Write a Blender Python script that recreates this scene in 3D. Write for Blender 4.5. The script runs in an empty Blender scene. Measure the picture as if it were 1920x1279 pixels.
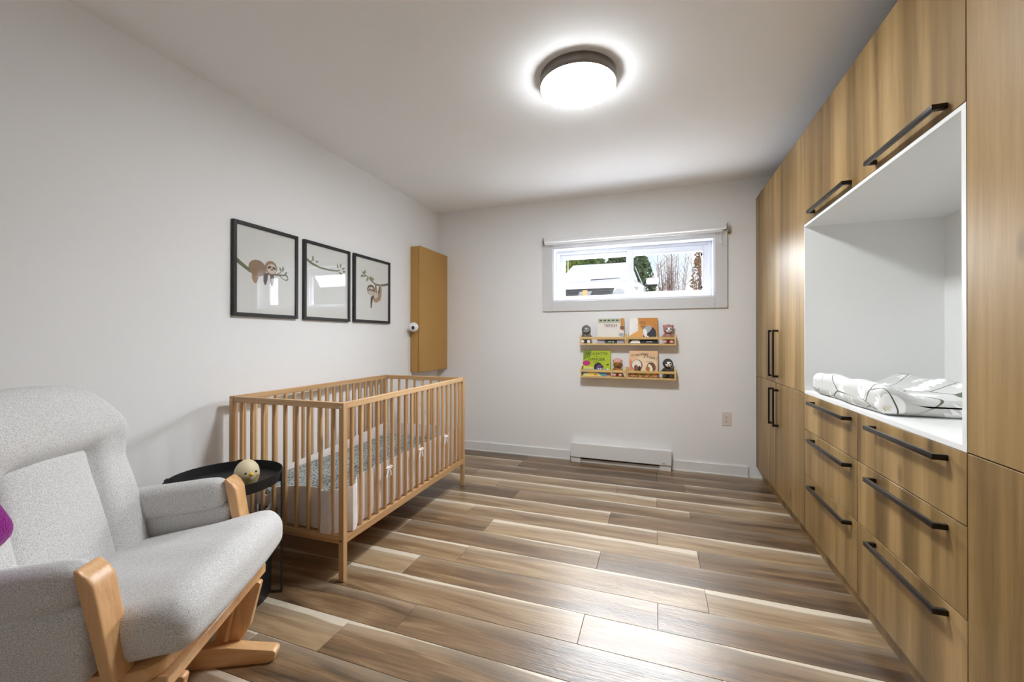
import bpy, bmesh, math, random
from mathutils import Vector, Matrix, Euler
R = math.radians
scene = bpy.context.scene
COL = scene.collection
random.seed(7)

# ------------------------------------------------------------------ camera
cam_d = bpy.data.cameras.new('camera'); cam = bpy.data.objects.new('camera', cam_d); COL.objects.link(cam)
cam_d.sensor_width = 36.0; cam_d.sensor_fit = 'HORIZONTAL'
cam_d.lens = 36.0 * 766.314 / 1920.0
cam_d.shift_y = -(639.5 - 631.744) / 1920.0
cam_d.clip_start = 0.05; cam_d.clip_end = 300
_r = Vector((0.943446, 0.331525, 0.000914)); _u = Vector((0.000350, -0.003755, 0.999993)); _f = Vector((-0.331526, 0.943439, 0.003659))
M3 = Matrix((_r, _u, -_f)).transposed()
cam.matrix_world = Matrix.Translation((2.148, -3.785, 1.133)) @ M3.to_4x4()
scene.camera = cam

# ------------------------------------------------------------------ world, sun, exposure
SKY, SUN, WIN, LAMP, EXPO = 0.85, 1.3, 430.0, 92.0, 0.52
world = bpy.data.worlds.new('world'); scene.world = world; world.use_nodes = True
wn, wl = world.node_tree.nodes, world.node_tree.links; wn.clear()
wo = wn.new('ShaderNodeOutputWorld'); wb = wn.new('ShaderNodeBackground'); wl.new(wb.outputs[0], wo.inputs[0])
wtc = wn.new('ShaderNodeTexCoord'); wno = wn.new('ShaderNodeTexNoise'); wno.inputs['Scale'].default_value = 3.0; wno.inputs['Detail'].default_value = 5
wl.new(wtc.outputs['Generated'], wno.inputs['Vector'])
wcr = wn.new('ShaderNodeValToRGB'); wcr.color_ramp.elements[0].position = 0.32; wcr.color_ramp.elements[1].position = 0.52
wcr.color_ramp.elements[0].color = (0.55, 0.76, 1.0, 1); wcr.color_ramp.elements[1].color = (1.0, 0.99, 0.97, 1)
wl.new(wno.outputs['Fac'], wcr.inputs[0]); wl.new(wcr.outputs[0], wb.inputs[0]); wb.inputs[1].default_value = SKY
sun_d = bpy.data.lights.new('sun', 'SUN'); sun_d.energy = SUN; sun_d.angle = R(1.0); sun_d.color = (1.0, 0.96, 0.9)
sun = bpy.data.objects.new('sun', sun_d); COL.objects.link(sun); sun.location = (6, -8, 14)
sun.rotation_euler = Vector((-0.35, 0.75, -0.8)).to_track_quat('-Z', 'Y').to_euler()
# skylight over the driveway that falls in through the window
day_d = bpy.data.lights.new('window_daylight', 'AREA'); day_d.shape = 'RECTANGLE'; day_d.size = 3.2; day_d.size_y = 1.9
day_d.energy = WIN; day_d.spread = R(125); day_d.color = (0.93, 0.97, 1.0)
day = bpy.data.objects.new('window_daylight', day_d); COL.objects.link(day); day.location = (1.92, 1.38, 2.80)
day.rotation_euler = Vector((0, -1.38, -1.05)).to_track_quat('-Z', 'Z').to_euler()
vs = scene.view_settings; vs.view_transform = 'Standard'; vs.look = 'None'; vs.exposure = EXPO; vs.gamma = 1.0; vs.use_curve_mapping = False
cy_ = scene.cycles; cy_.max_bounces = 7; cy_.diffuse_bounces = 6; cy_.glossy_bounces = 3; cy_.transmission_bounces = 3; cy_.transparent_max_bounces = 8
cy_.caustics_reflective = False; cy_.caustics_refractive = False; cy_.use_adaptive_sampling = True; cy_.adaptive_threshold = 0.03

# ------------------------------------------------------------------ materials
def srgb(r, g, b):
    def c(v):
        v /= 255.0
        return v / 12.92 if v <= 0.04045 else ((v + 0.055) / 1.055) ** 2.4
    return (c(r), c(g), c(b), 1.0)
MATS = {}
def base_mat(name):
    m = bpy.data.materials.new(name); m.use_nodes = True
    nt = m.node_tree; b = nt.nodes['Principled BSDF']; MATS[name] = m
    return m, nt.nodes, nt.links, b
def plain(name, col, rough=0.5, metal=0.0, var=0.06, scale=30.0, bump=0.0, spec=0.5, bscale=None, coat=0.0):
    m, n, l, b = base_mat(name)
    tc = n.new('ShaderNodeTexCoord'); no = n.new('ShaderNodeTexNoise'); no.inputs['Scale'].default_value = scale; no.inputs['Detail'].default_value = 3
    l.new(tc.outputs['Object'], no.inputs['Vector'])
    mx = n.new('ShaderNodeMix'); mx.data_type = 'RGBA'
    mx.inputs[6].default_value = tuple(max(0, c * (1 - var)) for c in col[:3]) + (1,)
    mx.inputs[7].default_value = tuple(min(1, c * (1 + var)) for c in col[:3]) + (1,)
    l.new(no.outputs['Fac'], mx.inputs[0]); l.new(mx.outputs[2], b.inputs['Base Color'])
    b.inputs['Roughness'].default_value = rough; b.inputs['Metallic'].default_value = metal
    b.inputs['Specular IOR Level'].default_value = spec; b.inputs['Coat Weight'].default_value = coat
    if bump:
        n2 = n.new('ShaderNodeTexNoise'); n2.inputs['Scale'].default_value = bscale or scale * 4; n2.inputs['Detail'].default_value = 4
        l.new(tc.outputs['Object'], n2.inputs['Vector'])
        bp = n.new('ShaderNodeBump'); bp.inputs['Strength'].default_value = bump; bp.inputs['Distance'].default_value = 0.004
        l.new(n2.outputs['Fac'], bp.inputs['Height']); l.new(bp.outputs[0], b.inputs['Normal'])
    return m
def ramp(n, pts):
    r = n.new('ShaderNodeValToRGB'); cr = r.color_ramp
    while len(cr.elements) < len(pts): cr.elements.new(0.5)
    for e, (p, c) in zip(cr.elements, pts): e.position = p; e.color = c
    return r
def wood(name, dark, mid, light, axis, band=7.0, grain=120.0, rough=0.38, bump=0.15, knots=False, spec=0.5, wts=(.55, .3, .22), cm=5.0, ga=2.5):
    """axis: index of grain direction in object space"""
    m, n, l, b = base_mat(name)
    tc = n.new('ShaderNodeTexCoord'); oi = n.new('ShaderNodeObjectInfo')
    sc = n.new('ShaderNodeVectorMath'); sc.operation = 'SCALE'; sc.inputs[0].default_value = (3.1, 5.3, 2.7)
    mm = n.new('ShaderNodeMath'); mm.operation = 'MULTIPLY'; mm.inputs[1].default_value = 7.0; l.new(oi.outputs['Random'], mm.inputs[0]); l.new(mm.outputs[0], sc.inputs['Scale'])
    ad = n.new('ShaderNodeVectorMath'); ad.operation = 'ADD'; l.new(tc.outputs['Object'], ad.inputs[0]); l.new(sc.outputs[0], ad.inputs[1])
    def noise(across, along, detail, dist=0.0):
        mp = n.new('ShaderNodeMapping'); s = [across] * 3; s[axis] = along; mp.inputs['Scale'].default_value = s
        l.new(ad.outputs[0], mp.inputs[0]); no = n.new('ShaderNodeTexNoise'); no.inputs['Scale'].default_value = 1.0
        no.inputs['Detail'].default_value = detail; no.inputs['Distortion'].default_value = dist; l.new(mp.outputs[0], no.inputs['Vector']); return no
    a = noise(band, 0.35, 2.0, 0.4); c = noise(band * cm, 1.3, 4.0, 0.8); g = noise(grain, ga, 3.0)
    m1 = n.new('ShaderNodeMath'); m1.operation = 'MULTIPLY_ADD'; m1.inputs[1].default_value = wts[0]; l.new(a.outputs['Fac'], m1.inputs[0])
    m2 = n.new('ShaderNodeMath'); m2.operation = 'MULTIPLY'; m2.inputs[1].default_value = wts[1]; l.new(c.outputs['Fac'], m2.inputs[0]); l.new(m2.outputs[0], m1.inputs[2])
    m3 = n.new('ShaderNodeMath'); m3.operation = 'MULTIPLY_ADD'; m3.inputs[1].default_value = wts[2]; l.new(g.outputs['Fac'], m3.inputs[0]); l.new(m1.outputs[0], m3.inputs[2])
    rp = ramp(n, [(0.36, dark), (0.52, mid), (0.68, light)]); l.new(m3.outputs[0], rp.inputs[0])
    out = rp.outputs[0]
    if knots:
        vo = n.new('ShaderNodeTexVoronoi'); mp = n.new('ShaderNodeMapping'); s = [3.2] * 3; s[axis] = 1.4; mp.inputs['Scale'].default_value = s
        l.new(ad.outputs[0], mp.inputs[0]); l.new(mp.outputs[0], vo.inputs['Vector']); vo.inputs['Scale'].default_value = 1.0
        kr = ramp(n, [(0.02, (1, 1, 1, 1)), (0.075, (0, 0, 0, 1))]); l.new(vo.outputs['Distance'], kr.inputs[0])
        mk = n.new('ShaderNodeMix'); mk.data_type = 'RGBA'; l.new(out, mk.inputs[6]); mk.inputs[7].default_value = tuple(v * 0.55 for v in dark[:3]) + (1,)
        mu = n.new('ShaderNodeMath'); mu.operation = 'MULTIPLY'; mu.inputs[1].default_value = 0.75; l.new(kr.outputs[0], mu.inputs[0]); l.new(mu.outputs[0], mk.inputs[0]); out = mk.outputs[2]
    l.new(out, b.inputs['Base Color']); b.inputs['Roughness'].default_value = rough; b.inputs['Specular IOR Level'].default_value = spec
    bp = n.new('ShaderNodeBump'); bp.inputs['Strength'].default_value = bump; bp.inputs['Distance'].default_value = 0.002
    l.new(g.outputs['Fac'], bp.inputs['Height']); l.new(bp.outputs[0], b.inputs['Normal'])
    return m
def floor_mat():
    m, n, l, b = base_mat('floor_plank')
    tc = n.new('ShaderNodeTexCoord'); oi = n.new('ShaderNodeObjectInfo')
    sc = n.new('ShaderNodeVectorMath'); sc.operation = 'SCALE'; sc.inputs[0].default_value = (13.1, 9.3, 4.7)
    l.new(oi.outputs['Random'], sc.inputs['Scale'])
    ad = n.new('ShaderNodeVectorMath'); ad.operation = 'ADD'; l.new(tc.outputs['Object'], ad.inputs[0]); l.new(sc.outputs[0], ad.inputs[1])
    def noise(sx, sy, detail, dist=0.0):
        mp = n.new('ShaderNodeMapping'); mp.inputs['Scale'].default_value = (sx, sy, 1.0); l.new(ad.outputs[0], mp.inputs[0])
        no = n.new('ShaderNodeTexNoise'); no.inputs['Scale'].default_value = 1.0; no.inputs['Detail'].default_value = detail; no.inputs['Distortion'].default_value = dist
        l.new(mp.outputs[0], no.inputs['Vector']); return no
    a = noise(1.3, 11.0, 4.0, 1.6); g = noise(6.0, 170.0, 3.0); w = noise(1.6, 3.0, 2.0)
    s = n.new('ShaderNodeMath'); s.operation = 'MULTIPLY_ADD'; s.inputs[1].default_value = 0.25; l.new(g.outputs['Fac'], s.inputs[0])
    s2 = n.new('ShaderNodeMath'); s2.operation = 'MULTIPLY_ADD'; s2.inputs[1].default_value = 0.22; l.new(oi.outputs['Random'], s2.inputs[0])
    s3 = n.new('ShaderNodeMath'); s3.operation = 'MULTIPLY'; s3.inputs[1].default_value = 0.62; l.new(a.outputs['Fac'], s3.inputs[0]); l.new(s3.outputs[0], s2.inputs[2]); l.new(s2.outputs[0], s.inputs[2])
    rp = ramp(n, [(0.34, srgb(72, 55, 39)), (0.52, srgb(126, 99, 70)), (0.70, srgb(170, 145, 112))]); l.new(s.outputs[0], rp.inputs[0])
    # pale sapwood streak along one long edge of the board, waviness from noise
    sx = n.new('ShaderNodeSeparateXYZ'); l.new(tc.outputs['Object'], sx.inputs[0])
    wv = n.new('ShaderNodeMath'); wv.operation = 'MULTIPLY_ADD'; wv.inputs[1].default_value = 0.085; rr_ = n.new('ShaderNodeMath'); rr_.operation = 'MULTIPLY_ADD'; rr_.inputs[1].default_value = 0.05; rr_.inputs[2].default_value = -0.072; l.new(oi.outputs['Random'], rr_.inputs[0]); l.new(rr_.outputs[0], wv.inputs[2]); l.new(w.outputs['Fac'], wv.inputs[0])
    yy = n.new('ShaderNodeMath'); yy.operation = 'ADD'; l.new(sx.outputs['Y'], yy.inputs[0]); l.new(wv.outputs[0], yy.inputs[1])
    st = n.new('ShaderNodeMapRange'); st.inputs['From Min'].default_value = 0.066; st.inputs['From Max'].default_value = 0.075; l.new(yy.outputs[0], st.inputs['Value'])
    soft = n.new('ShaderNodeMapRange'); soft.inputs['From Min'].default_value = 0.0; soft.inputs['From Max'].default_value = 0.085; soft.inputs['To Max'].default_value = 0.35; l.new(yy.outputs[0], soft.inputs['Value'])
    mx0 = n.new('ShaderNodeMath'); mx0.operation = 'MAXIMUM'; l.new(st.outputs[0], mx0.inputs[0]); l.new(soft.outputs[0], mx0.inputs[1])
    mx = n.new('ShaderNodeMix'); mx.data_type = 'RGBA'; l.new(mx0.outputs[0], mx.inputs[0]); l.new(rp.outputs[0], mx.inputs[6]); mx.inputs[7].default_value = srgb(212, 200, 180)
    l.new(mx.outputs[2], b.inputs['Base Color']); b.inputs['Roughness'].default_value = 0.33; b.inputs['Specular IOR Level'].default_value = 1.0
    sw = noise(34.0, 60.0, 3.0, 0.3)
    bm_ = n.new('ShaderNodeMath'); bm_.operation = 'ADD'; l.new(sw.outputs['Fac'], bm_.inputs[0]); l.new(g.outputs['Fac'], bm_.inputs[1])
    bp = n.new('ShaderNodeBump'); bp.inputs['Strength'].default_value = 0.28; bp.inputs['Distance'].default_value = 0.003
    l.new(bm_.outputs[0], bp.inputs['Height']); l.new(bp.outputs[0], b.inputs['Normal'])
    return m
def fabric(name, col, col2, scale=900.0, bump=0.4, rough=0.9):
    m, n, l, b = base_mat(name)
    tc = n.new('ShaderNodeTexCoord')
    def nz(sx, sy, sz):
        mp = n.new('ShaderNodeMapping'); mp.inputs['Scale'].default_value = (sx, sy, sz); l.new(tc.outputs['Object'], mp.inputs[0])
        no = n.new('ShaderNodeTexNoise'); no.inputs['Scale'].default_value = 1.0; no.inputs['Detail'].default_value = 2.0; l.new(mp.outputs[0], no.inputs['Vector']); return no
    a = nz(scale, scale * .3, scale); c = nz(scale * .3, scale, scale * .4)
    ad = n.new('ShaderNodeMath'); ad.operation = 'ADD'; l.new(a.outputs['Fac'], ad.inputs[0]); l.new(c.outputs['Fac'], ad.inputs[1])
    rp = ramp(n, [(0.38, col2), (0.58, col)]); mm = n.new('ShaderNodeMath'); mm.operation = 'MULTIPLY'; mm.inputs[1].default_value = 0.5
    l.new(ad.outputs[0], mm.inputs[0]); l.new(mm.outputs[0], rp.inputs[0]); l.new(rp.outputs[0], b.inputs['Base Color'])
    b.inputs['Roughness'].default_value = rough; b.inputs['Specular IOR Level'].default_value = 0.2; b.inputs['Sheen Weight'].default_value = 0.2
    bp = n.new('ShaderNodeBump'); bp.inputs['Strength'].default_value = bump; bp.inputs['Distance'].default_value = 0.003
    l.new(ad.outputs[0], bp.inputs['Height']); l.new(bp.outputs[0], b.inputs['Normal'])
    return m
def speckle(name, base, spot, scale, t0=0.22, t1=0.30, rough=0.9, bump=0.0):
    m, n, l, b = base_mat(name)
    tc = n.new('ShaderNodeTexCoord'); vo = n.new('ShaderNodeTexVoronoi'); vo.inputs['Scale'].default_value = scale; l.new(tc.outputs['Object'], vo.inputs['Vector'])
    rp = ramp(n, [(t0, spot), (t1, base)]); l.new(vo.outputs['Distance'], rp.inputs[0]); l.new(rp.outputs[0], b.inputs['Base Color']); b.inputs['Roughness'].default_value = rough
    b.inputs['Specular IOR Level'].default_value = 0.2
    if bump:
        bp = n.new('ShaderNodeBump'); bp.inputs['Strength'].default_value = bump; bp.inputs['Distance'].default_value = 0.004; l.new(vo.outputs['Distance'], bp.inputs['Height']); l.new(bp.outputs[0], b.inputs['Normal'])
    return m
def thin_glass(name, tint=(1, 1, 1, 1), ior=1.5):
    m, n, l, b = base_mat(name); n.remove(b); o = n['Material Output']
    tr = n.new('ShaderNodeBsdfTransparent'); tr.inputs[0].default_value = tint; gl = n.new('ShaderNodeBsdfGlossy'); gl.inputs['Roughness'].default_value = 0.02
    f0 = ((ior - 1) / (ior + 1)) ** 2; lw = n.new('ShaderNodeLayerWeight'); lw.inputs['Blend'].default_value = 0.5; mx = n.new('ShaderNodeMixShader')
    pw = n.new('ShaderNodeMath'); pw.operation = 'POWER'; pw.inputs[1].default_value = 5.0; l.new(lw.outputs['Facing'], pw.inputs[0])
    fr = n.new('ShaderNodeMath'); fr.operation = 'MULTIPLY_ADD'; fr.inputs[1].default_value = 1 - f0; fr.inputs[2].default_value = f0; l.new(pw.outputs[0], fr.inputs[0])
    l.new(fr.outputs[0], mx.inputs[0]); l.new(tr.outputs[0], mx.inputs[1]); l.new(gl.outputs[0], mx.inputs[2]); l.new(mx.outputs[0], o.inputs[0]); return m
def emit(name, col, s):
    m, n, l, b = base_mat(name); b.inputs['Base Color'].default_value = (0.9, 0.9, 0.9, 1)
    b.inputs['Emission Color'].default_value = col; b.inputs['Emission Strength'].default_value = s; return m

plain('wall_paint', srgb(239, 239, 239), 0.62, var=0.012, scale=2.5, bump=0.05, bscale=160, spec=0.3)
plain('ceiling_paint', srgb(247, 247, 247), 0.75, var=0.01, scale=2.0, bump=0.05, bscale=120, spec=0.2)
plain('trim_white', srgb(232, 232, 231), 0.4, var=0.01)
plain('casing_white', srgb(216, 217, 219), 0.45, var=0.01)
plain('vinyl_white', srgb(230, 233, 240), 0.35, var=0.01)
plain('white_laminate', srgb(232, 232, 230), 0.4, var=0.01)
plain('white_plastic', srgb(240, 240, 240), 0.35, var=0.01)
plain('dark_plastic', srgb(20, 20, 22), 0.3, var=0.05)
plain('outlet_white', srgb(226, 216, 208), 0.4, var=0.01)
plain('black_metal', srgb(24, 24, 27), 0.42, metal=0.0, var=0.08)
plain('handle_black', srgb(38, 32, 28), 0.33, metal=0.35, var=0.1)
plain('frame_black', srgb(28, 27, 27), 0.45, var=0.1)
plain('paper_white', srgb(232, 232, 228), 0.8, var=0.015)
plain('cardboard', srgb(184, 142, 80), 0.75, var=0.06, scale=60, bump=0.08)
plain('lamp_metal', srgb(120, 112, 104), 0.4, metal=0.5, var=0.05)
plain('chrome', srgb(200, 200, 205), 0.25, metal=1.0, var=0.03)
plain('shadow_gap', srgb(20, 16, 12), 0.9, var=0.0)
floor_mat()
wood('cabinet_oak', srgb(98, 75, 42), srgb(138, 110, 66), srgb(172, 141, 94), 2, band=7.5, grain=170, rough=0.42, bump=0.09, knots=True, spec=0.32, wts=(.72, .24, .10), cm=3.2, ga=7.0)
wood('crib_beech', srgb(168, 126, 84), srgb(196, 156, 110), srgb(214, 178, 134), 2, band=14, grain=200, rough=0.42, bump=0.06)
wood('crib_beech_x', srgb(168, 126, 84), srgb(196, 156, 110), srgb(214, 178, 134), 0, band=14, grain=200, rough=0.42, bump=0.06)
wood('crib_beech_y', srgb(168, 126, 84), srgb(196, 156, 110), srgb(214, 178, 134), 1, band=14, grain=200, rough=0.42, bump=0.06)
wood('chair_beech', srgb(186, 134, 86), srgb(212, 164, 114), srgb(226, 184, 136), 2, band=9, grain=170, rough=0.35, bump=0.05)
wood('chair_beech_x', srgb(186, 134, 86), srgb(212, 164, 114), srgb(226, 184, 136), 0, band=9, grain=170, rough=0.35, bump=0.05)
wood('pine', srgb(196, 154, 92), srgb(218, 182, 120), srgb(234, 204, 148), 0, band=30, grain=220, rough=0.45, bump=0.05)
fabric('chair_fabric', srgb(236, 235, 234), srgb(168, 166, 165), scale=1000)
fabric('bumper_fabric', srgb(236, 229, 226), srgb(218, 210, 207), scale=700, bump=0.25)
fabric('ribbon_white', srgb(242, 241, 240), srgb(225, 224, 223), scale=900, bump=0.1)
fabric('purple_knit', srgb(150, 20, 138), srgb(104, 8, 96), scale=350, bump=0.8)
speckle('sheet_grey', srgb(158, 163, 162), srgb(44, 52, 56), 80, 0.33, 0.42)
speckle('blanket_print', srgb(226, 232, 230), srgb(90, 100, 98), 60, 0.2, 0.3)
thin_glass('window_glass'); thin_glass('picture_glass', ior=1.62)
emit('lamp_diffuser', (0.91, 0.96, 1.0, 1), LAMP); emit('ceiling_fill_emit', (0.91, 0.96, 1.0, 1), LAMP * .85)

# ------------------------------------------------------------------ mesh helpers
MW = {}
def empty(name, loc=(0, 0, 0), rz=0.0, parent=None):
    o = bpy.data.objects.new(name, None); o.empty_display_size = 0.1; COL.objects.link(o)
    o.location = loc; o.rotation_euler = (0, 0, rz); MW[o] = Matrix.Translation(loc) @ Matrix.Rotation(rz, 4, 'Z')
    return o
def tag(o, label=None, cat=None, group=None, kind=None):
    if label: o['label'] = label
    if cat: o['category'] = cat
    if group: o['group'] = group
    if kind: o['kind'] = kind
    return o
def thing(name, label, cat, loc=(0, 0, 0), rz=0.0, group=None):
    return tag(empty(name, loc, rz), label, cat, group)
def finish(me, ang=38):
    for p in me.polygons: p.use_smooth = True
    me.set_sharp_from_angle(angle=R(ang))
def obj(name, bm, mat, parent=None, world=False, loc=None, ang=38, recalc=True):
    """bm in the parent's frame, or in world space when world=True"""
    if recalc: bmesh.ops.recalc_face_normals(bm, faces=bm.faces[:])
    if world and parent is not None: bm.transform(MW[parent].inverted())
    me = bpy.data.meshes.new(name); bm.to_mesh(me); bm.free(); finish(me, ang)
    for mt in (mat if isinstance(mat, (list, tuple)) else [mat]): me.materials.append(MATS[mt])
    return place(name, me, parent, loc)
def place(name, me, parent=None, loc=None, rot=None):
    o = bpy.data.objects.new(name, me); COL.objects.link(o)
    if parent is not None: o.parent = parent
    if loc: o.location = loc
    if rot: o.rotation_euler = rot
    pm = MW.get(parent, Matrix()) if parent else Matrix()
    MW[o] = pm @ (Matrix.Translation(loc) if loc else Matrix()) @ (Euler(rot).to_matrix().to_4x4() if rot else Matrix())
    return o
def nb(): return bmesh.new()
def merge(bm, t, mat=None):
    if mat is not None: t.transform(mat)
    me = bpy.data.meshes.new('tmp'); t.to_mesh(me); t.free(); bm.from_mesh(me); bpy.data.meshes.remove(me)
def box(bm, x0, x1, y0, y1, z0, z1, bev=0.0, seg=1, mat=None):
    t = bmesh.new(); bmesh.ops.create_cube(t, size=1.0)
    for v in t.verts: v.co = Vector(((x0 + x1) / 2 + v.co.x * (x1 - x0), (y0 + y1) / 2 + v.co.y * (y1 - y0), (z0 + z1) / 2 + v.co.z * (z1 - z0)))
    if bev: bmesh.ops.bevel(t, geom=t.edges[:], offset=bev, segments=seg, affect='EDGES', profile=0.5)
    merge(bm, t, mat); return bm
def bx(*a, **k): return box(nb(), *a, **k)
def tube(bm, pts, rad, n=8, cap=True):
    pts = [Vector(p) for p in pts]; rings = []
    rads = rad if isinstance(rad, (list, tuple)) else [rad] * len(pts)
    up = Vector((0, 0, 1)); d0 = (pts[1] - pts[0]).normalized()
    if abs(d0.dot(up)) > 0.95: up = Vector((1, 0, 0))
    for i, p in enumerate(pts):
        d = (pts[min(i + 1, len(pts) - 1)] - pts[max(i - 1, 0)]).normalized()
        s = d.cross(up).normalized(); t = s.cross(d).normalized(); up = t
        rings.append([bm.verts.new(p + (s * math.cos(2 * math.pi * k / n) + t * math.sin(2 * math.pi * k / n)) * rads[i]) for k in range(n)])
    for a, b in zip(rings, rings[1:]):
        for k in range(n): bm.faces.new((a[k], a[(k + 1) % n], b[(k + 1) % n], b[k]))
    if cap: bm.faces.new(rings[0]); bm.faces.new(rings[-1])
    return bm
def prism(bm, poly, depth, M=None, bev=0.0):
    """poly: 2D points in XY, extruded along +Z by depth, then M applied"""
    t = bmesh.new(); vs_ = [t.verts.new((p[0], p[1], 0)) for p in poly]; f = t.faces.new(vs_)
    r = bmesh.ops.extrude_face_region(t, geom=[f])
    for v in r['geom']:
        if isinstance(v, bmesh.types.BMVert): v.co.z += depth
    bmesh.ops.recalc_face_normals(t, faces=t.faces[:])
    if bev: bmesh.ops.bevel(t, geom=t.edges[:], offset=bev, segments=2, affect='EDGES', profile=0.5)
    merge(bm, t, M); return bm
def lathe(bm, prof, n=32, c=(0, 0, 0)):
    rings = []
    for r, z in prof:
        if r < 1e-6: rings.append([bm.verts.new((c[0], c[1], c[2] + z))])
        else: rings.append([bm.verts.new((c[0] + r * math.cos(2 * math.pi * k / n), c[1] + r * math.sin(2 * math.pi * k / n), c[2] + z)) for k in range(n)])
    for a, b in zip(rings, rings[1:]):
        for k in range(n):
            if len(a) == 1 and len(b) == 1: continue
            if len(a) == 1: bm.faces.new((a[0], b[(k + 1) % n], b[k]))
            elif len(b) == 1: bm.faces.new((a[k], a[(k + 1) % n], b[0]))
            else: bm.faces.new((a[k], a[(k + 1) % n], b[(k + 1) % n], b[k]))
    return bm
def ball(bm, c, r, u=14, v=10, rot=None):
    t = bmesh.new(); bmesh.ops.create_uvsphere(t, u_segments=u, v_segments=v, radius=1.0)
    rr = r if isinstance(r, (list, tuple)) else (r, r, r)
    for w in t.verts: w.co = Vector((w.co.x * rr[0], w.co.y * rr[1], w.co.z * rr[2]))
    M = Matrix.Translation(c) @ (Euler(rot).to_matrix().to_4x4() if rot else Matrix())
    merge(bm, t, M); return bm
def ts(h, r, m, k=4):
    a = [-h + r * (1 - math.cos(math.pi / 2 * i / k)) for i in range(k)]
    return a + [-h + r + (2 * h - 2 * r) * i / m for i in range(m + 1)] + [-q for q in reversed(a)]
def roundbox(bm, c, h, r, m=6, fn=None, k=4):
    """box with half sizes h and edge radius r, grid on each face, optional deformation fn(local Vector)->Vector"""
    t = bmesh.new(); T = [ts(h[i], r, m, k) for i in range(3)]
    for ax in range(3):
        i, j = [q for q in range(3) if q != ax]
        for s in (-1, 1):
            g = []
            for a in T[i]:
                row = []
                for b in T[j]:
                    p = [0, 0, 0]; p[ax] = s * h[ax]; p[i] = a; p[j] = b
                    q = Vector([max(-h[e] + r, min(h[e] - r, p[e])) for e in range(3)]); d = Vector(p) - q
                    if d.length > 1e-9: q = q + d.normalized() * r
                    row.append(t.verts.new(q))
                g.append(row)
            for a in range(len(g) - 1):
                for b in range(len(g[0]) - 1): t.faces.new((g[a][b], g[a + 1][b], g[a + 1][b + 1], g[a][b + 1]))
    bmesh.ops.remove_doubles(t, verts=t.verts[:], dist=1e-5)
    bmesh.ops.recalc_face_normals(t, faces=t.faces[:])
    for v in t.verts:
        if fn: v.co = fn(v.co.copy())
    merge(bm, t, Matrix.Translation(c)); return bm
def text_mesh(body, size, ext=0.0003, align='CENTER'):
    cu = bpy.data.curves.new('txt', 'FONT'); cu.body = body; cu.size = size; cu.extrude = ext; cu.align_x = align; cu.resolution_u = 2
    o = bpy.data.objects.new('txt', cu); COL.objects.link(o)
    dg = bpy.context.evaluated_depsgraph_get(); me = bpy.data.meshes.new_from_object(o.evaluated_get(dg))
    bpy.data.objects.remove(o); bpy.data.curves.remove(cu); return me
def smooth(a, b, x):
    t = max(0.0, min(1.0, (x - a) / (b - a))); return t * t * (3 - 2 * t)
def copy_tree(o, parent=None):
    c = o.copy(); COL.objects.link(c); c.parent = parent
    for ch in list(o.children): copy_tree(ch, c)
    return c

# ------------------------------------------------------------------ dimensions (metres)
HC, W, REAR, XR = 2.44, 2.916, -5.1, 3.52          # ceiling, cabinet fronts, wall behind the viewer, right wall
WX0, WX1, WZ0, WZ1 = 1.228, 2.614, 1.482, 1.985     # window opening

# ------------------------------------------------------------------ room shell
fl = obj('floor', bx(-0.1, XR + .1, REAR - .1, 0.1, -0.12, -0.006), 'shadow_gap'); tag(fl, kind='structure')
PW, PL, G = 0.1744, 1.166, 0.0007
yb = -0.0043
rows = []
while yb > REAR: rows.append((max(yb - PW, REAR), yb)); yb -= PW
rows.insert(0, (-0.0043, 0.0))
offs = {0: 0.99, 1: 1.19, 2: 0.707}
seq = [0, 0, 0, 1, 2, 0, 1, 2, 0, 1, 2, 1, 0, 2, 1, 0, 2, 0, 1, 2, 0, 1, 2, 0, 1, 2, 0, 1, 2, 0, 1, 2]
plank_cache = {}
for i, (y0, y1) in enumerate(rows):
    x = offs[seq[i % len(seq)]] - 2 * PL
    while x < XR:
        a, b = max(x, 0.0), min(x + PL, XR); x += PL
        if b - a < 0.02: continue
        key = (round(b - a, 3), round(y1 - y0, 3))
        if key not in plank_cache:
            bm = bx(-(b - a) / 2 + G, (b - a) / 2 - G, -(y1 - y0) / 2 + G, (y1 - y0) / 2 - G, -0.006, 0.0, bev=0.0008 if y1 - y0 > .02 else 0)
            me = bpy.data.meshes.new('plank'); bm.to_mesh(me); bm.free(); me.materials.append(MATS['floor_plank']); plank_cache[key] = me
        place('plank', plank_cache[key], fl, ((a + b) / 2, (y0 + y1) / 2, 0.0))
tag(obj('ceiling', bx(-0.2, XR + .2, REAR - .2, 0.32, HC, HC + .15), 'ceiling_paint'), kind='structure')
tag(obj('wall_left', bx(-0.2, 0, REAR - .2, 0.32, -.12, HC), 'wall_paint'), kind='structure')
tag(obj('wall_right', bx(XR, XR + .2, REAR - .2, 0.32, -.12, HC), 'wall_paint'), kind='structure')
tag(obj('wall_front', bx(0, XR, REAR - .2, REAR, -.12, HC), 'wall_paint'), kind='structure')
bm = nb()
for a in ((0, WX0, 0, HC), (WX1, XR, 0, HC), (WX0, WX1, 0, WZ0), (WX0, WX1, WZ1, HC)): box(bm, a[0], a[1], 0, 0.30, a[2] if a[2] else -.12, a[3])
bmesh.ops.remove_doubles(bm, verts=bm.verts[:], dist=1e-5)
tag(obj('wall_back', bm, 'wall_paint'), kind='structure')
def baseboard(name, pts_):
    bm = nb()
    for (x0, x1, y0, y1, top) in pts_: box(bm, x0, x1, y0, y1, 0.0, top, bev=0.002)
    tag(obj(name, bm, 'trim_white'), kind='structure')
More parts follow.
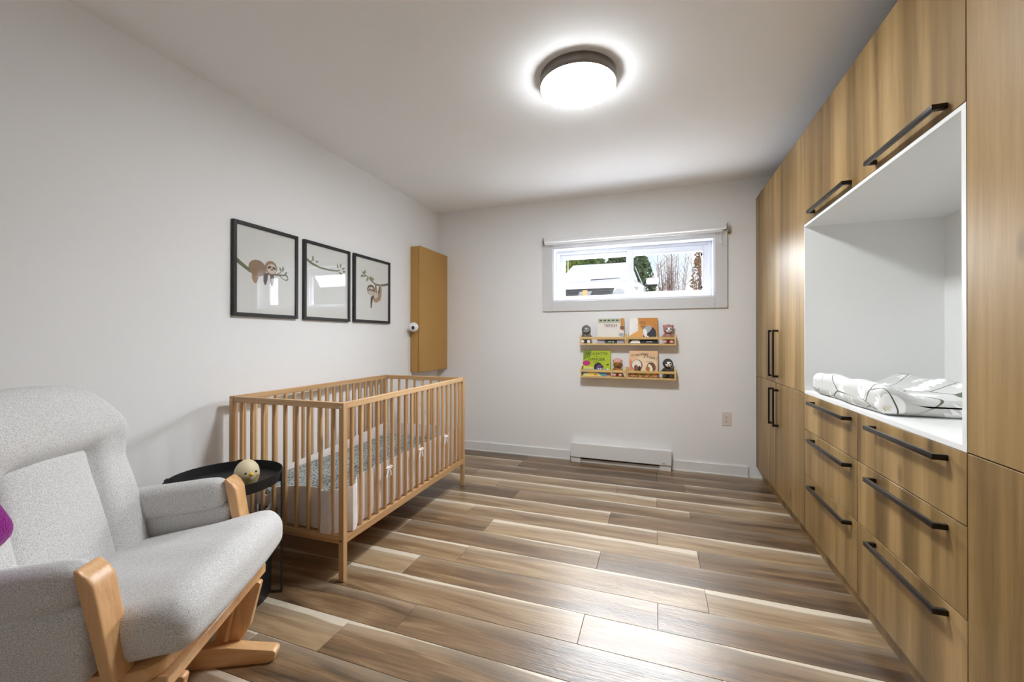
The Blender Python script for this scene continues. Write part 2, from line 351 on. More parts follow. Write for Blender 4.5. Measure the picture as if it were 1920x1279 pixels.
baseboard('baseboard_back', [(0.0, 1.400, -0.013, 0, .09), (2.280, 2.86, -0.013, 0, .09), (0.0, 1.40, -0.016, 0, .014), (2.280, 2.86, -0.016, 0, .014)])
baseboard('baseboard_left', [(0.0, 0.013, REAR, -0.013, .09), (0.0, 0.016, REAR, -0.016, .014)])
baseboard('baseboard_front', [(0.013, XR, REAR, REAR + .013, .09)])

# window
win = empty('window_1', ((WX0 + WX1) / 2, 0, WZ0)); tag(win, kind='structure')
bm = nb()
CX0, CX1, CZ0, CZ1 = 1.135, 2.708, 1.388, 2.062
box(bm, CX0, WX0, -.018, 0, CZ0, CZ1, bev=.002); box(bm, WX1, CX1, -.018, 0, CZ0, CZ1, bev=.002)
box(bm, WX0, WX1, -.018, 0, CZ0, WZ0, bev=.002); box(bm, WX0, WX1, -.018, 0, WZ1, CZ1, bev=.002)
obj('casing', bm, 'casing_white', win, True)
bm = nb(); t = .012
box(bm, WX0, WX0 + t, -.01, .2, WZ0, WZ1); box(bm, WX1 - t, WX1, -.01, .2, WZ0, WZ1)
box(bm, WX0 + t, WX1 - t, -.01, .2, WZ0, WZ0 + t); box(bm, WX0 + t, WX1 - t, -.01, .2, WZ1 - t, WZ1)
obj('jamb', bm, 'vinyl_white', win, True)
def frame_bm(x0, x1, y0, y1, z0, z1, w, bev=.003, wt=None, wb_=None, wl_=None, wr=None):
    bm = nb(); wt = wt or w; wb_ = wb_ or w; wl_ = wl_ or w; wr = wr or w
    box(bm, x0, x0 + wl_, y0, y1, z0, z1, bev=bev); box(bm, x1 - wr, x1, y0, y1, z0, z1, bev=bev)
    box(bm, x0 + wl_, x1 - wr, y0, y1, z0, z0 + wb_, bev=bev); box(bm, x0 + wl_, x1 - wr, y0, y1, z1 - wt, z1, bev=bev); return bm
ix0, ix1, iz0, iz1 = WX0 + t, WX1 - t, WZ0 + t, WZ1 - t
obj('frame', frame_bm(ix0, ix1, .10, .20, iz0, iz1, .028), 'vinyl_white', win, True)
s1 = obj('sash', frame_bm(ix0 + .028, 1.925, .145, .185, iz0 + .02, iz1 - .028, .045, wr=.034, wb_=.03), 'vinyl_white', win, True)
s2 = obj('sash', frame_bm(1.895, ix1 - .026, .105, .143, iz0 + .02, iz1 - .028, .05, wl_=.058, wr=.045, wb_=.042, wt=.052), 'vinyl_white', win, True)
g = obj('pane', bx(1.34, 1.895, .163, .167, iz0 + .045, iz1 - .07), 'window_glass', s1, True)
g = obj('pane', bx(1.948, 2.53, .121, .125, iz0 + .058, iz1 - .075), 'window_glass', s2, True)
for z in (1.565, 1.85): obj('latch', bx(2.515, 2.53, .095, .106, z, z + .025, bev=.003), 'dark_plastic', s2, True)

# ------------------------------------------------------------------ cabinets
def handle_bm(a, b, out, th=.011, wd=.016):
    """flat black bar with two bent ends; a,b on the door surface (x=W plane), out = projection"""
    bm = nb(); a = Vector(a); b = Vector(b); d = (b - a).normalized(); side = Vector((1, 0, 0)).cross(d).normalized()
    o = Vector((-1, 0, 0))
    M = Matrix((d, side, o)).transposed().to_4x4(); M.translation = a
    L = (b - a).length
    pol = [(0, 0), (th * 1.3, 0), (th * 1.3, out - th), (L - th * 1.3, out - th), (L - th * 1.3, 0), (L, 0), (L, out), (0, out)]
    # polygon lies in (d, o) plane, extruded along side
    M2 = Matrix((d, o, -side)).transposed().to_4x4(); M2.translation = a + side * wd / 2
    prism(bm, pol, wd, M2, bev=.0012); return bm
HX = W - .0
def front(name, parent, y0, y1, z0, z1, gap=.0016):
    return obj(name, bx(W, W + .019, y0 + gap, y1 - gap, z0 + gap, z1 - gap, bev=.001), 'cabinet_oak', parent, True)
def handle(parent, a, b): return obj('handle', handle_bm((W, *a), (W, *b), .036), 'handle_black', parent, True)
ZB, ZS, ZN, ZT = .099, .835, 1.756, 2.271
Y1, Y2, Y3, YM, Y4 = -1.145, -2.382, -.562, -1.766, -2.985
def carcass(parent, y0, y1, z0, z1, toe=True):
    obj('carcass', bx(W + .021, XR - .004, y0 + .001, y1 - .001, z0, z1), 'shadow_gap', parent, True)
    if toe: obj('toe_kick', bx(W + .045, W + .06, y0 + .001, y1 - .001, 0.0, z0), 'cabinet_oak', parent, True)
c = thing('tall_cabinet', 'tall oak double-door cabinet in the corner beside the back wall', 'cabinet', (W, Y1 / 2, 0), group='oak built-in cabinets')
carcass(c, Y1, -0.002, ZB, ZT)
for (y0, y1, hy) in ((Y3, -.004, -.528), (Y1, Y3, -.634)):
    d = front('door', c, y0, y1, ZS, ZT); handle(d, (hy, .874), (hy, 1.192))
    d = front('door', c, y0, y1, ZB, ZS); handle(d, (hy, .546), (hy, .796))
obj('top_filler', bx(W + .03, W + .075, -.04, -.004, ZT, ZT + .05, bev=.002), 'cabinet_oak', c, True)
c = thing('drawer_cabinet', 'oak three-drawer cabinet below the left half of the white niche', 'cabinet', (W, (Y1 + YM) / 2, 0), group='oak built-in cabinets')
carcass(c, YM, Y1, ZB, ZS - .002)
ZD = [ZB, .394, .640, ZS]
for k in range(3):
    d = front('drawer', c, YM, Y1, ZD[k], ZD[k + 1]); hz = (.366, .606, .800)[k]; handle(d, (-1.715, hz), (-1.285, hz))
c = thing('drawer_cabinet', 'oak three-drawer cabinet below the right half of the white niche', 'cabinet', (W, (YM + Y2) / 2, 0), group='oak built-in cabinets')
carcass(c, Y2, YM, ZB, ZS - .002)
for k in range(3):
    d = front('drawer', c, Y2, YM, ZD[k], ZD[k + 1]); hz = (.368, .607, .801)[k]; handle(d, (-2.309, hz), (-1.900, hz))
c = thing('wall_cabinet', 'wide oak overhead cabinet with two black handles above the white niche', 'cabinet', (W, (Y1 + Y2) / 2, ZN), group='oak built-in cabinets')
carcass(c, Y2, Y1, ZN, ZT, toe=False)
d = front('door', c, Y2, Y1, ZN, ZT)
handle(d, (-1.722, 1.784), (-1.295, 1.784)); handle(d, (-2.312, 1.784), (-1.912, 1.784))
c = thing('tall_cabinet', 'tall oak cabinet without visible handles at the right edge of the picture', 'cabinet', (W, (Y4 + Y2) / 2, 0), group='oak built-in cabinets')
carcass(c, Y4, Y2, ZB, ZT); obj('side_panel', bx(W, XR - .004, Y4 - .018, Y4 - .0005, 0, ZT, bev=.001), 'cabinet_oak', c, True); front('door', c, Y4, Y2, ZS, ZT); front('door', c, Y4, Y2, ZB, ZS)
# white open niche
t = .018
c = thing('open_niche', 'white laminate open niche set into the oak cabinets', 'shelf', (W, (Y1 + Y2) / 2, ZS))
obj('bottom_panel', bx(W, XR - .006, Y2 + .001, Y1 - .001, ZS, ZS + .016), 'white_laminate', c, True)
obj('top_panel', bx(W, XR - .006, Y2 + t, Y1 - .009, ZN - .014, ZN - .001), 'white_laminate', c, True)
obj('side_panel', bx(W, XR - .006, Y1 - .009, Y1 - .001, ZS + .016, ZN - .001), 'white_laminate', c, True)
obj('side_panel', bx(W, XR - .006, Y2 + .001, Y2 + t, ZS + .016, ZN - .001), 'white_laminate', c, True)
obj('back_panel', bx(XR - .016, XR - .006, Y2 + t, Y1 - .009, ZS + .016, ZN - .014), 'white_laminate', c, True)

# changing pad
def pad_mat():
    m, n, l, b = base_mat('pad_print')
    tc = n.new('ShaderNodeTexCoord'); vo = n.new('ShaderNodeTexVoronoi'); vo.inputs['Scale'].default_value = 8.5; vo.inputs['Randomness'].default_value = 0.9; l.new(tc.outputs['Object'], vo.inputs['Vector'])
    # petals: angle around the cell centre modulates the radius
    sub = n.new('ShaderNodeVectorMath'); sub.operation = 'SUBTRACT'; l.new(tc.outputs['Object'], sub.inputs[0]); l.new(vo.outputs['Position'], sub.inputs[1])
    sp = n.new('ShaderNodeSeparateXYZ'); l.new(sub.outputs[0], sp.inputs[0]); zz = n.new('ShaderNodeMath'); zz.operation = 'ADD'; l.new(sp.outputs['X'], zz.inputs[0]); l.new(sp.outputs['Z'], zz.inputs[1])
    at = n.new('ShaderNodeMath'); at.operation = 'ARCTAN2'; l.new(zz.outputs[0], at.inputs[0]); l.new(sp.outputs['Y'], at.inputs[1])
    mu = n.new('ShaderNodeMath'); mu.operation = 'MULTIPLY'; mu.inputs[1].default_value = 9; l.new(at.outputs[0], mu.inputs[0])
    co = n.new('ShaderNodeMath'); co.operation = 'COSINE'; l.new(mu.outputs[0], co.inputs[0])
    ma = n.new('ShaderNodeMath'); ma.operation = 'MULTIPLY_ADD'; ma.inputs[1].default_value = 0.06; l.new(co.outputs[0], ma.inputs[0]); l.new(vo.outputs['Distance'], ma.inputs[2])
    rp = ramp(n, [(0.055, srgb(200, 170, 110)), (0.075, srgb(246, 246, 246)), (0.36, srgb(246, 246, 246)), (0.39, srgb(203, 203, 200))]); l.new(ma.outputs[0], rp.inputs[0])
    v2 = n.new('ShaderNodeTexVoronoi'); v2.feature = 'DISTANCE_TO_EDGE'; v2.inputs['Scale'].default_value = 5.5
    mp = n.new('ShaderNodeMapping'); mp.inputs['Location'].default_value = (3.3, 1.7, 0.4); mp.inputs['Scale'].default_value = (1, .6, 1.6); l.new(tc.outputs['Object'], mp.inputs[0]); l.new(mp.outputs[0], v2.inputs['Vector'])
    no = n.new('ShaderNodeTexNoise'); no.inputs['Scale'].default_value = 4.0; l.new(tc.outputs['Object'], no.inputs['Vector'])
    th = n.new('ShaderNodeMath'); th.operation = 'MULTIPLY_ADD'; th.inputs[1].default_value = 0.07; th.inputs[2].default_value = -0.027; l.new(no.outputs['Fac'], th.inputs[0])
    lt = n.new('ShaderNodeMath'); lt.operation = 'LESS_THAN'; l.new(v2.outputs['Distance'], lt.inputs[0]); l.new(th.outputs[0], lt.inputs[1])
    mx = n.new('ShaderNodeMix'); mx.data_type = 'RGBA'; l.new(lt.outputs[0], mx.inputs[0]); l.new(rp.outputs[0], mx.inputs[6]); mx.inputs[7].default_value = srgb(96, 98, 84)
    l.new(mx.outputs[2], b.inputs['Base Color']); b.inputs['Roughness'].default_value = .85
    wr = n.new('ShaderNodeTexNoise'); wr.inputs['Scale'].default_value = 14.0; wr.inputs['Detail'].default_value = 3; l.new(tc.outputs['Object'], wr.inputs['Vector'])
    bp = n.new('ShaderNodeBump'); bp.inputs['Strength'].default_value = .35; bp.inputs['Distance'].default_value = .01; l.new(wr.outputs['Fac'], bp.inputs['Height']); l.new(bp.outputs[0], b.inputs['Normal'])
pad_mat()
def padfn(v):
    if v.z > -.02:
        e = smooth(.05, .17, abs(v.x)); v.z -= .045 * (1 - e) * smooth(-.02, .03, v.z)
    v.z += .006 * math.sin(v.y * 23 + v.x * 9) * smooth(-.02, .05, v.z)
    v.x += .006 * math.sin(v.y * 17) * smooth(.12, .2, abs(v.x))
    return v
tag(obj('changing_pad', roundbox(nb(), (3.115, -1.59, ZS + .0165 + .056), (.195, .345, .055), .035, m=12, fn=padfn), 'pad_print'),
    'white changing pad with grey daisy print lying in the niche', 'changing pad')

# ------------------------------------------------------------------ ceiling lamp
lc = (1.782, -1.755)
c = thing('ceiling_lamp', 'round flush ceiling lamp with grey rim and glowing white diffuser', 'lamp', (*lc, HC - .05))
obj('rim', lathe(nb(), [(0, HC), (.187, HC), (.188, HC - .003), (.188, HC - .050), (.1865, HC - .0525), (.1845, HC - .0525), (.1845, HC - .044), (.0, HC - .044)], 64, (*lc, 0)), 'lamp_metal', c, True)
obj('diffuser', lathe(nb(), [(.176, HC - .0626), (.16, HC - .0640), (0, HC - .0650)], 64, (*lc, 0)), 'lamp_diffuser', c, True)
obj('ceiling_fill_edge', lathe(nb(), [(.1838, HC - .046), (.1838, HC - .0560), (.182, HC - .0605), (.176, HC - .0626)], 64, (*lc, 0)), 'ceiling_fill_emit', c, True)  # glowing side band added below the rim to spill light onto the ceiling

# ------------------------------------------------------------------ wall heater and outlets
c = thing('baseboard_heater', 'white electric panel heater low on the back wall', 'heater', (1.84, 0, 0))
obj('front_panel', bx(1.409, 2.276, -.066, -.012, .050, .176, bev=.003), 'trim_white', c, True)
obj('base_panel', bx(1.412, 2.272, -.036, -.001, .0, .165, bev=.002), 'trim_white', c, True)
obj('grille', bx(1.50, 2.18, -.05, -.037, .035, .05), 'dark_plastic', c, True)
obj('end_foot', bx(1.412, 1.50, -.055, -.03, .0, .05, bev=.002), 'trim_white', c, True)
obj('end_foot', bx(2.18, 2.272, -.055, -.03, .0, .05, bev=.002), 'trim_white', c, True)
obj('badge', bx(2.20, 2.225, -.0672, -.0662, .064, .067), 'chrome', c, True)
def outlet(cx, cz, M, label):
    c = thing('wall_outlet', label, 'outlet', M @ Vector((cx, 0, cz)), group='wall outlets')
    bm = bx(-.035, .035, -.006, -.0005, -.057, .057, bev=.002); bm.transform(Matrix.Translation((cx, 0, cz))); bm.transform(M)
    obj('plate', bm, 'outlet_white', c, True)
    for dz in (.02, -.02):
        bm = roundbox(nb(), (cx, -.0065, cz + dz), (.0165, .0015, .0135), .0014, m=2); bm.transform(M); s = obj('socket', bm, 'outlet_white', c, True)
        for dx, hh in ((-.006, .0045), (.006, .0035)):
            bm = bx(cx + dx - .0011, cx + dx + .0011, -.0086, -.0079, cz + dz + .001, cz + dz + .001 + hh * 1.6); bm.transform(M); obj('slot', bm, 'dark_plastic', s, True)
        bm = bx(cx - .002, cx + .002, -.0086, -.0079, cz + dz - .009, cz + dz - .004); bm.transform(M); obj('slot', bm, 'dark_plastic', s, True)
outlet(2.7015, .469, Matrix(), 'almond duplex wall outlet on the back wall beside the tall cabinet')
ML = Matrix.Rotation(R(90), 4, 'Z')   # local -y -> +x : plate faces +x on the left wall
outlet(-.10, .33, ML, 'pale duplex wall outlet low on the wall behind the crib')

# ------------------------------------------------------------------ roller blind
c = thing('roller_blind', 'white roller blind rolled up along the top of the window', 'blind', (1.925, 0, 2.04))
obj('rolled_fabric', tube(nb(), [(1.155, -.045, 2.047), (2.695, -.045, 2.047)], .017, 16), 'white_plastic', c, True)
obj('hem_bar', bx(1.165, 2.665, -.066, -.058, 2.008, 2.026, bev=.002), 'white_plastic', c, True)
for x in (1.147, 2.70):
    b_ = obj('bracket', bx(x - .0025, x + .0025, -.072, -.018, 2.012, 2.078, bev=.001), 'chrome', c, True)
    bm = nb(); t = bmesh.new(); bmesh.ops.create_cone(t, cap_ends=True, segments=14, radius1=.011, radius2=.011, depth=.006); merge(bm, t, Matrix.Translation((x + (.004 if x > 2 else -.004), -.045, 2.047)) @ Matrix.Rotation(R(90), 4, 'Y'))
    obj('end_cap', bm, 'chrome', b_, True)
ch = obj('pull_chain', tube(nb(), [(2.648, -.064, 2.03), (2.648, -.066, 1.93)], .0018, 6), 'white_plastic', c, True)
obj('chain_bead', ball(nb(), (2.648, -.066, 1.922), .007), 'white_plastic', ch, True)
obj('cleat', bx(2.712, 2.73, -.02, -.0005, 2.0, 2.018, bev=.004), 'cardboard', c, True)

# ------------------------------------------------------------------ pictures on the left wall
for nme, col_ in (('sloth_brown', (150, 122, 96)), ('sloth_dark', (92, 72, 58)), ('sloth_cream', (214, 200, 180)), ('sloth_tan', (172, 140, 112)), ('branch_olive', (112, 112, 82)), ('leaf_olive', (128, 132, 96)), ('ink', (48, 42, 38)), ('claw_grey', (150, 148, 146))):
    plain('print_' + nme, srgb(*col_), 0.8, var=.08)
PX = [0.0]
def art(parent, name, poly, mat):
    """flat printed shape: polygon in (y, z) on the paper"""
    PX[0] += .00006
    bm = nb(); f = bm.faces.new([bm.verts.new((.0105 + PX[0], y, z)) for y, z in poly]); bmesh.ops.triangulate(bm, faces=[f])
    o = obj(name, bm, mat, parent, True, recalc=False)
    return o
def ell(cy, cz, a, b, rot=0.0, n=26, a0=0, a1=360):
    return [(cy + a * math.cos(t_) * math.cos(rot) - b * math.sin(t_) * math.sin(rot), cz + a * math.cos(t_) * math.sin(rot) + b * math.sin(t_) * math.cos(rot)) for t_ in [R(a0 + (a1 - a0) * i / n) for i in range(n)]]
def strip(pts_, w0, w1):
    L_, Rr = [], []
    for i, p in enumerate(pts_):
        a = pts_[max(0, i - 1)]; b = pts_[min(len(pts_) - 1, i + 1)]; d = math.hypot(b[0] - a[0], b[1] - a[1]); nx, nz = -(b[1] - a[1]) / d, (b[0] - a[0]) / d
        w = w0 + (w1 - w0) * i / (len(pts_) - 1); L_.append((p[0] + nx * w, p[1] + nz * w)); Rr.append((p[0] - nx * w, p[1] - nz * w))
    return L_ + Rr[::-1]
def leaf(parent, y, z, l, ang):
    c_, s_ = math.cos(R(ang)), math.sin(R(ang))
    pts_ = [(0, 0), (l * .3, l * .22), (l * .65, l * .2), (l, 0), (l * .65, -l * .2), (l * .3, -l * .22)]
    art(parent, 'leaf', [(y + a * c_ - b * s_, z + a * s_ + b * c_) for a, b in pts_], 'print_leaf_olive')
def picture(y0, y1, z0, z1, label, draw):
    c = thing('framed_print', label, 'picture', (0, (y0 + y1) / 2, z0), group='sloth prints on the left wall')
    f = .0195; bm = nb()
    for a in ((y0, y0 + f, z0, z1), (y1 - f, y1, z0, z1), (y0 + f, y1 - f, z0, z0 + f), (y0 + f, y1 - f, z1 - f, z1)): box(bm, .001, .021, *a, bev=.0012)
    obj('frame', bm, 'frame_black', c, True)
    p_ = obj('print', bx(.003, .0104, y0 + f, y1 - f, z0 + f, z1 - f), 'paper_white', c, True)
    PX[0] = 0.0; draw(p_)
    obj('glass', bx(.0165, .018, y0 + f, y1 - f, z0 + f, z1 - f), 'picture_glass', c, True)
def d1(p_):
    art(p_, 'branch', strip([(-2.199, 1.560), (-2.16, 1.535), (-2.116, 1.509), (-2.06, 1.503), (-1.99, 1.509), (-1.93, 1.512), (-1.875, 1.518)], .012, .004), 'print_branch_olive')
    art(p_, 'twig', strip([(-1.95, 1.512), (-1.92, 1.53), (-1.905, 1.55)], .003, .002), 'print_branch_olive')
    art(p_, 'twig', strip([(-1.93, 1.512), (-1.9, 1.49), (-1.875, 1.485)], .003, .002), 'print_branch_olive')
    art(p_, 'arm', [(-2.11, 1.51), (-2.105, 1.465), (-2.092, 1.444), (-2.078, 1.446), (-2.068, 1.47), (-2.066, 1.51)], 'print_sloth_tan')
    art(p_, 'arm', [(-2.035, 1.51), (-2.035, 1.462), (-2.026, 1.44), (-2.017, 1.445), (-2.008, 1.475), (-2.006, 1.51)], 'print_sloth_dark')
    art(p_, 'arm', [(-1.992, 1.51), (-1.99, 1.46), (-1.982, 1.437), (-1.974, 1.44), (-1.966, 1.475), (-1.966, 1.51)], 'print_sloth_dark')
    art(p_, 'body', ell(-2.072, 1.532, .055, .046, R(-8)), 'print_sloth_brown')
    art(p_, 'head', ell(-1.985, 1.547, .041, .040), 'print_sloth_brown')
    art(p_, 'face', ell(-1.981, 1.541, .032, .029), 'print_sloth_cream')
    art(p_, 'eye_patch', ell(-1.997, 1.548, .014, .008, R(25)), 'print_sloth_dark'); art(p_, 'eye_patch', ell(-1.965, 1.546, .013, .008, R(-25)), 'print_sloth_dark')
    art(p_, 'nose', ell(-1.980, 1.536, .007, .005), 'print_ink')
    leaf(p_, -1.918, 1.535, .03, 110); leaf(p_, -1.905, 1.535, .035, 85); leaf(p_, -1.895, 1.52, .028, 40); leaf(p_, -1.88, 1.52, .025, -60); leaf(p_, -1.885, 1.49, .022, 10)
def d2(p_):
    art(p_, 'branch', strip([(-1.733, 1.652), (-1.69, 1.628), (-1.62, 1.610), (-1.54, 1.606), (-1.454, 1.611), (-1.425, 1.622)], .009, .003), 'print_branch_olive')
    art(p_, 'twig', strip([(-1.70, 1.633), (-1.675, 1.648), (-1.66, 1.652)], .004, .002), 'print_branch_olive')
    leaf(p_, -1.672, 1.645, .036, 95); leaf(p_, -1.655, 1.642, .03, 10)
    for a in ((-1.445, 1.628, 110), (-1.425, 1.636, 80), (-1.41, 1.628, 30), (-1.405, 1.612, 15), (-1.42, 1.606, -60), (-1.44, 1.608, -40)): leaf(p_, a[0], a[1], .036, a[2])
def d3(p_):
    art(p_, 'branch', strip([(-.870, 1.590), (-.92, 1.576), (-.98, 1.568), (-1.03, 1.567), (-1.08, 1.588), (-1.127, 1.614), (-1.165, 1.632)], .010, .003), 'print_branch_olive')
    for a in ((-1.165, 1.632, 150), (-1.165, 1.632, 80), (-1.15, 1.625, 200), (-1.09, 1.595, 110), (-1.085, 1.592, 75), (-1.075, 1.59, 50), (-1.125, 1.61, 240), (-1.18, 1.625, 210)): leaf(p_, a[0], a[1], .038, a[2])
    art(p_, 'arm', strip([(-.975, 1.575), (-.968, 1.535), (-.975, 1.48), (-.995, 1.445)], .012, .018), 'print_sloth_tan')
    art(p_, 'arm', strip([(-1.035, 1.575), (-1.03, 1.53), (-1.02, 1.49)], .009, .012), 'print_sloth_brown')
    art(p_, 'body', ell(-1.022, 1.462, .046, .038, R(35)), 'print_sloth_tan')
    art(p_, 'belly', ell(-1.028, 1.478, .030, .022, R(30)), 'print_sloth_cream')
    art(p_, 'leg', strip([(-1.055, 1.468), (-1.082, 1.455), (-1.086, 1.42), (-1.088, 1.372)], .014, .006), 'print_sloth_dark')
    art(p_, 'head', ell(-1.088, 1.519, .047, .040), 'print_sloth_dark'); art(p_, 'face', ell(-1.088, 1.512, .038, .031), 'print_sloth_cream')
    art(p_, 'eye_patch', ell(-1.106, 1.517, .015, .008, R(20)), 'print_sloth_dark'); art(p_, 'eye_patch', ell(-1.068, 1.517, .015, .008, R(-20)), 'print_sloth_dark')
    art(p_, 'nose', ell(-1.087, 1.508, .006, .004), 'print_ink')
picture(-2.219, -1.799, 1.254, 1.774, 'black framed print of a sloth lying on a branch, nearest the armchair', d1)
picture(-1.752, -1.332, 1.254, 1.772, 'black framed print of a leafy branch, middle of the three pictures', d2)
picture(-1.291, -.850, 1.257, 1.774, 'black framed print of a hanging sloth, nearest the brown wall box', d3)

# ------------------------------------------------------------------ brown box in the corner, baby camera
c = thing('wall_box', 'flat brown box fixed upright in the wall corner above the crib', 'box', (0, -.26, .822))
obj('body', bx(0.0005, .084, -.521, -.0005, .822, 1.985, bev=.003), 'cardboard', c, True)
obj('lid', bx(.086, .106, -.521, -.0005, .820, 1.987, bev=.004), 'cardboard', c, True)
c = thing('baby_camera', 'small round white baby camera with black lens on the wall beside the brown box', 'camera', (.0, -.56, 1.235))
obj('wall_mount', tube(nb(), [(.0005, -.565, 1.22), (.012, -.565, 1.22), (.03, -.562, 1.225)], [.022, .018, .009], 14), 'white_plastic', c, True)
hd = obj('head', ball(nb(), (.062, -.562, 1.235), .044, 24, 16), 'white_plastic', c, True)
obj('lens', ball(nb(), (.062 + .018, -.562 - .036, 1.235 - .006), (.016, .012, .017), 16, 10, rot=(0, 0, R(-25))), 'dark_plastic', hd, True)
obj('cable', tube(nb(), [(.010, -.56, 1.2), (.004, -.55, 1.12), (.004, -.565, 1.0), (.004, -.555, .86), (.004, -.5, .6), (.004, -.2, .36), (.006, -.105, .35)], .0022, 6), 'white_plastic', c, True)

# ------------------------------------------------------------------ picture ledges with books and plush toys
def shelf(x0, x1, zb, label):
    c = thing('spice_rack_shelf', label, 'shelf', ((x0 + x1) / 2, 0, zb), group='pine picture ledges under the window')
    zt = zb + .098; D = .092
    for xs in (x0, x1 - .012):
        pol = [(0, 0), (-D, 0), (-D, .07), (-D * .85, .085), (-D * .4, .098), (0, .098)]
        M2 = Matrix(((0, 0, 1, xs), (1, 0, 0, 0), (0, 1, 0, zb), (0, 0, 0, 1)))
        obj('side', prism(nb(), [(a - .0006 if a == 0 else a, b) for a, b in pol], .012, M2), 'pine', c, True)
    obj('bottom_board', bx(x0 + .012, x1 - .012, -D - .002, -.0006, zb - .001, zb + .013, bev=.001), 'pine', c, True)
    obj('front_rail', bx(x0 + .012, x1 - .012, -D, -D + .012, zb + .050, zb + .072, bev=.001), 'pine', c, True)
SZ1, SZ2 = 1.075, .782
shelf(1.503, 1.905, SZ1, 'upper left pine ledge holding a grey plush and a pale picture book')
shelf(1.907, 2.309, SZ1, 'upper right pine ledge holding an orange picture book and a pink plush')
shelf(1.503, 1.905, SZ2, 'lower left pine ledge holding a lime green picture book')
shelf(1.907, 2.309, SZ2, 'lower right pine ledge holding a peach picture book and a dark sloth plush')
def colmat(name, rgb, rough=.5): rough = .97 if name in ('plushgrey', 'plushdark', 'plushpink', 'honey', 'pink', 'white', 'grey') else rough; return plain('c_' + name, srgb(*rgb), rough, var=.05)
for nme, rgb in dict(cream=(236, 228, 214), pale=(228, 222, 214), sage=(176, 178, 152), orange=(200, 128, 28), amber=(226, 164, 84), black=(34, 32, 34), grey=(176, 180, 184), white=(244, 242, 240), lime=(176, 196, 24), limed=(120, 146, 20), magenta=(190, 36, 120), purple=(104, 66, 128), yellow=(236, 220, 130), peach=(232, 190, 148), peachl=(238, 212, 176), coral=(226, 140, 100), brown=(122, 76, 44), blue=(98, 160, 184), olive=(140, 140, 40), dgreen=(44, 62, 34), pink=(226, 170, 162), lilac=(178, 166, 182), plushgrey=(112, 108, 106), plushdark=(74, 70, 64), plushpink=(176, 128, 122), honey=(176, 124, 60)).items(): colmat(nme, rgb)
def book(x0, w, h, zb, th, lean, base, label, deco, page='c_white', yb=-.070):
    """leaning board book: local x right, y up the cover, z out of the cover towards the room"""
    M = Matrix.Translation((x0, yb, zb)) @ Matrix.Rotation(R(90 - lean), 4, 'X')
    c = thing('picture_book', label, 'book', (x0 + w / 2, yb, zb), group='picture books on the ledges')
    def put(name, bm, mat, par=c): bm.transform(M); return obj(name, bm, mat, par, True)
    put('back_cover', bx(0, w, 0, h, -th, -th + .002), base); put('pages', bx(.002, w - .003, .002, h - .002, -th + .002, -.002), page)
    cv = put('front_cover', bx(0, w, 0, h, -.002, 0, bev=.0005), base); put('spine', bx(-.0015, .0005, 0, h, -th, 0), base)
    lay = [0.0]
    def shp(name, pts_, mat):
        lay[0] += .00015; bm = nb(); f = bm.faces.new([bm.verts.new((p[0] * w, p[1] * h, .0002 + lay[0])) for p in pts_]); bmesh.ops.triangulate(bm, faces=[f]); return put(name, bm, 'c_' + mat, cv)
    def e(cx, cy, a, b, rot=0, n=20): return [((cx * w + a * h * math.cos(q) * math.cos(rot) - b * h * math.sin(q) * math.sin(rot)) / w, cy + a * math.cos(q) * math.sin(rot) + b * math.sin(q) * math.cos(rot)) for q in [2 * math.pi * i / n for i in range(n)]]
    def txt(s, cx, cy, size, mat, rot=0):
        lay[0] += .00015; me = text_mesh(s, size * h); me.transform(M @ Matrix.Translation((cx * w, cy * h, .0006 + lay[0])) @ Matrix.Rotation(R(rot), 4, 'Z')); me.transform(MW[cv].inverted())
        me.materials.clear(); me.materials.append(MATS['c_' + mat]); place('lettering', me, cv)
    deco(shp, e, txt); return c
def rect(x0, y0, x1, y1): return [(x0, y0), (x1, y0), (x1, y1), (x0, y1)]
def deco_a(s, e, t):
    s('band', rect(0.02, .82, .86, .99), 'sage'); 
    for i in range(5): s('leaf_mark', e(.12 + .155 * i, .92, .055, .032), 'dgreen')
    [s('title_stroke', rect(.26 + .062 * q, (.72, .66, .65, .67, .64, .65, .64, .66)[q], .285 + .062 * q, .78), 'brown') for q in range(8)]; s('tree', [(.87, .55), (.99, .5), (.99, 1), (.87, 1)], 'orange'); s('animal', e(.93, .62, .09, .07), 'brown')
    s('animal', e(.9, .36, .1, .06), 'grey'); s('ground', [(0, 0), (1, 0), (1, .3), (.7, .22), (.35, .16), (0, .14)], 'lilac'); s('grass', rect(.28, 0, .75, .13), 'dgreen'); s('print_line', rect(.42, .055, .54, .075), 'white'); s('print_mark', e(.60, .065, .025, .025), 'white')
def deco_b(s, e, t):
    s('sky', [(.30, 1), (1, 1), (1, .42), (.62, .3), (.45, .55)], 'orange'); s('glow', [(0, 0), (1, 0), (1, .45), (.6, .62), (.4, .5), (0, .3)], 'amber'); s('light', [(0, .3), (.32, .5), (.30, 1), (0, 1)], 'white')  # white shape at the left is glare painted over the cover
    t('ITS', .47, .74, .17, 'black'); s('print_line', rect(.40, .645, .60, .665), 'black'); s('print_line', rect(.42, .60, .52, .612), 'brown')
    s('body', e(.73, .36, .25, .30), 'black'); s('stripe', e(.64, .55, .20, .12, .7), 'grey'); s('stripe', e(.57, .42, .07, .16, .1), 'white'); s('eye', e(.66, .27, .035, .035), 'white'); s('nose', e(.50, .36, .05, .04), 'pink')
    s('ground', rect(0, 0, 1, .16), 'black'); s('snow', [(.02, .01), (.4, .01), (.36, .13), (.1, .13)], 'white'); s('print_line', rect(.62, .06, .82, .078), 'white')
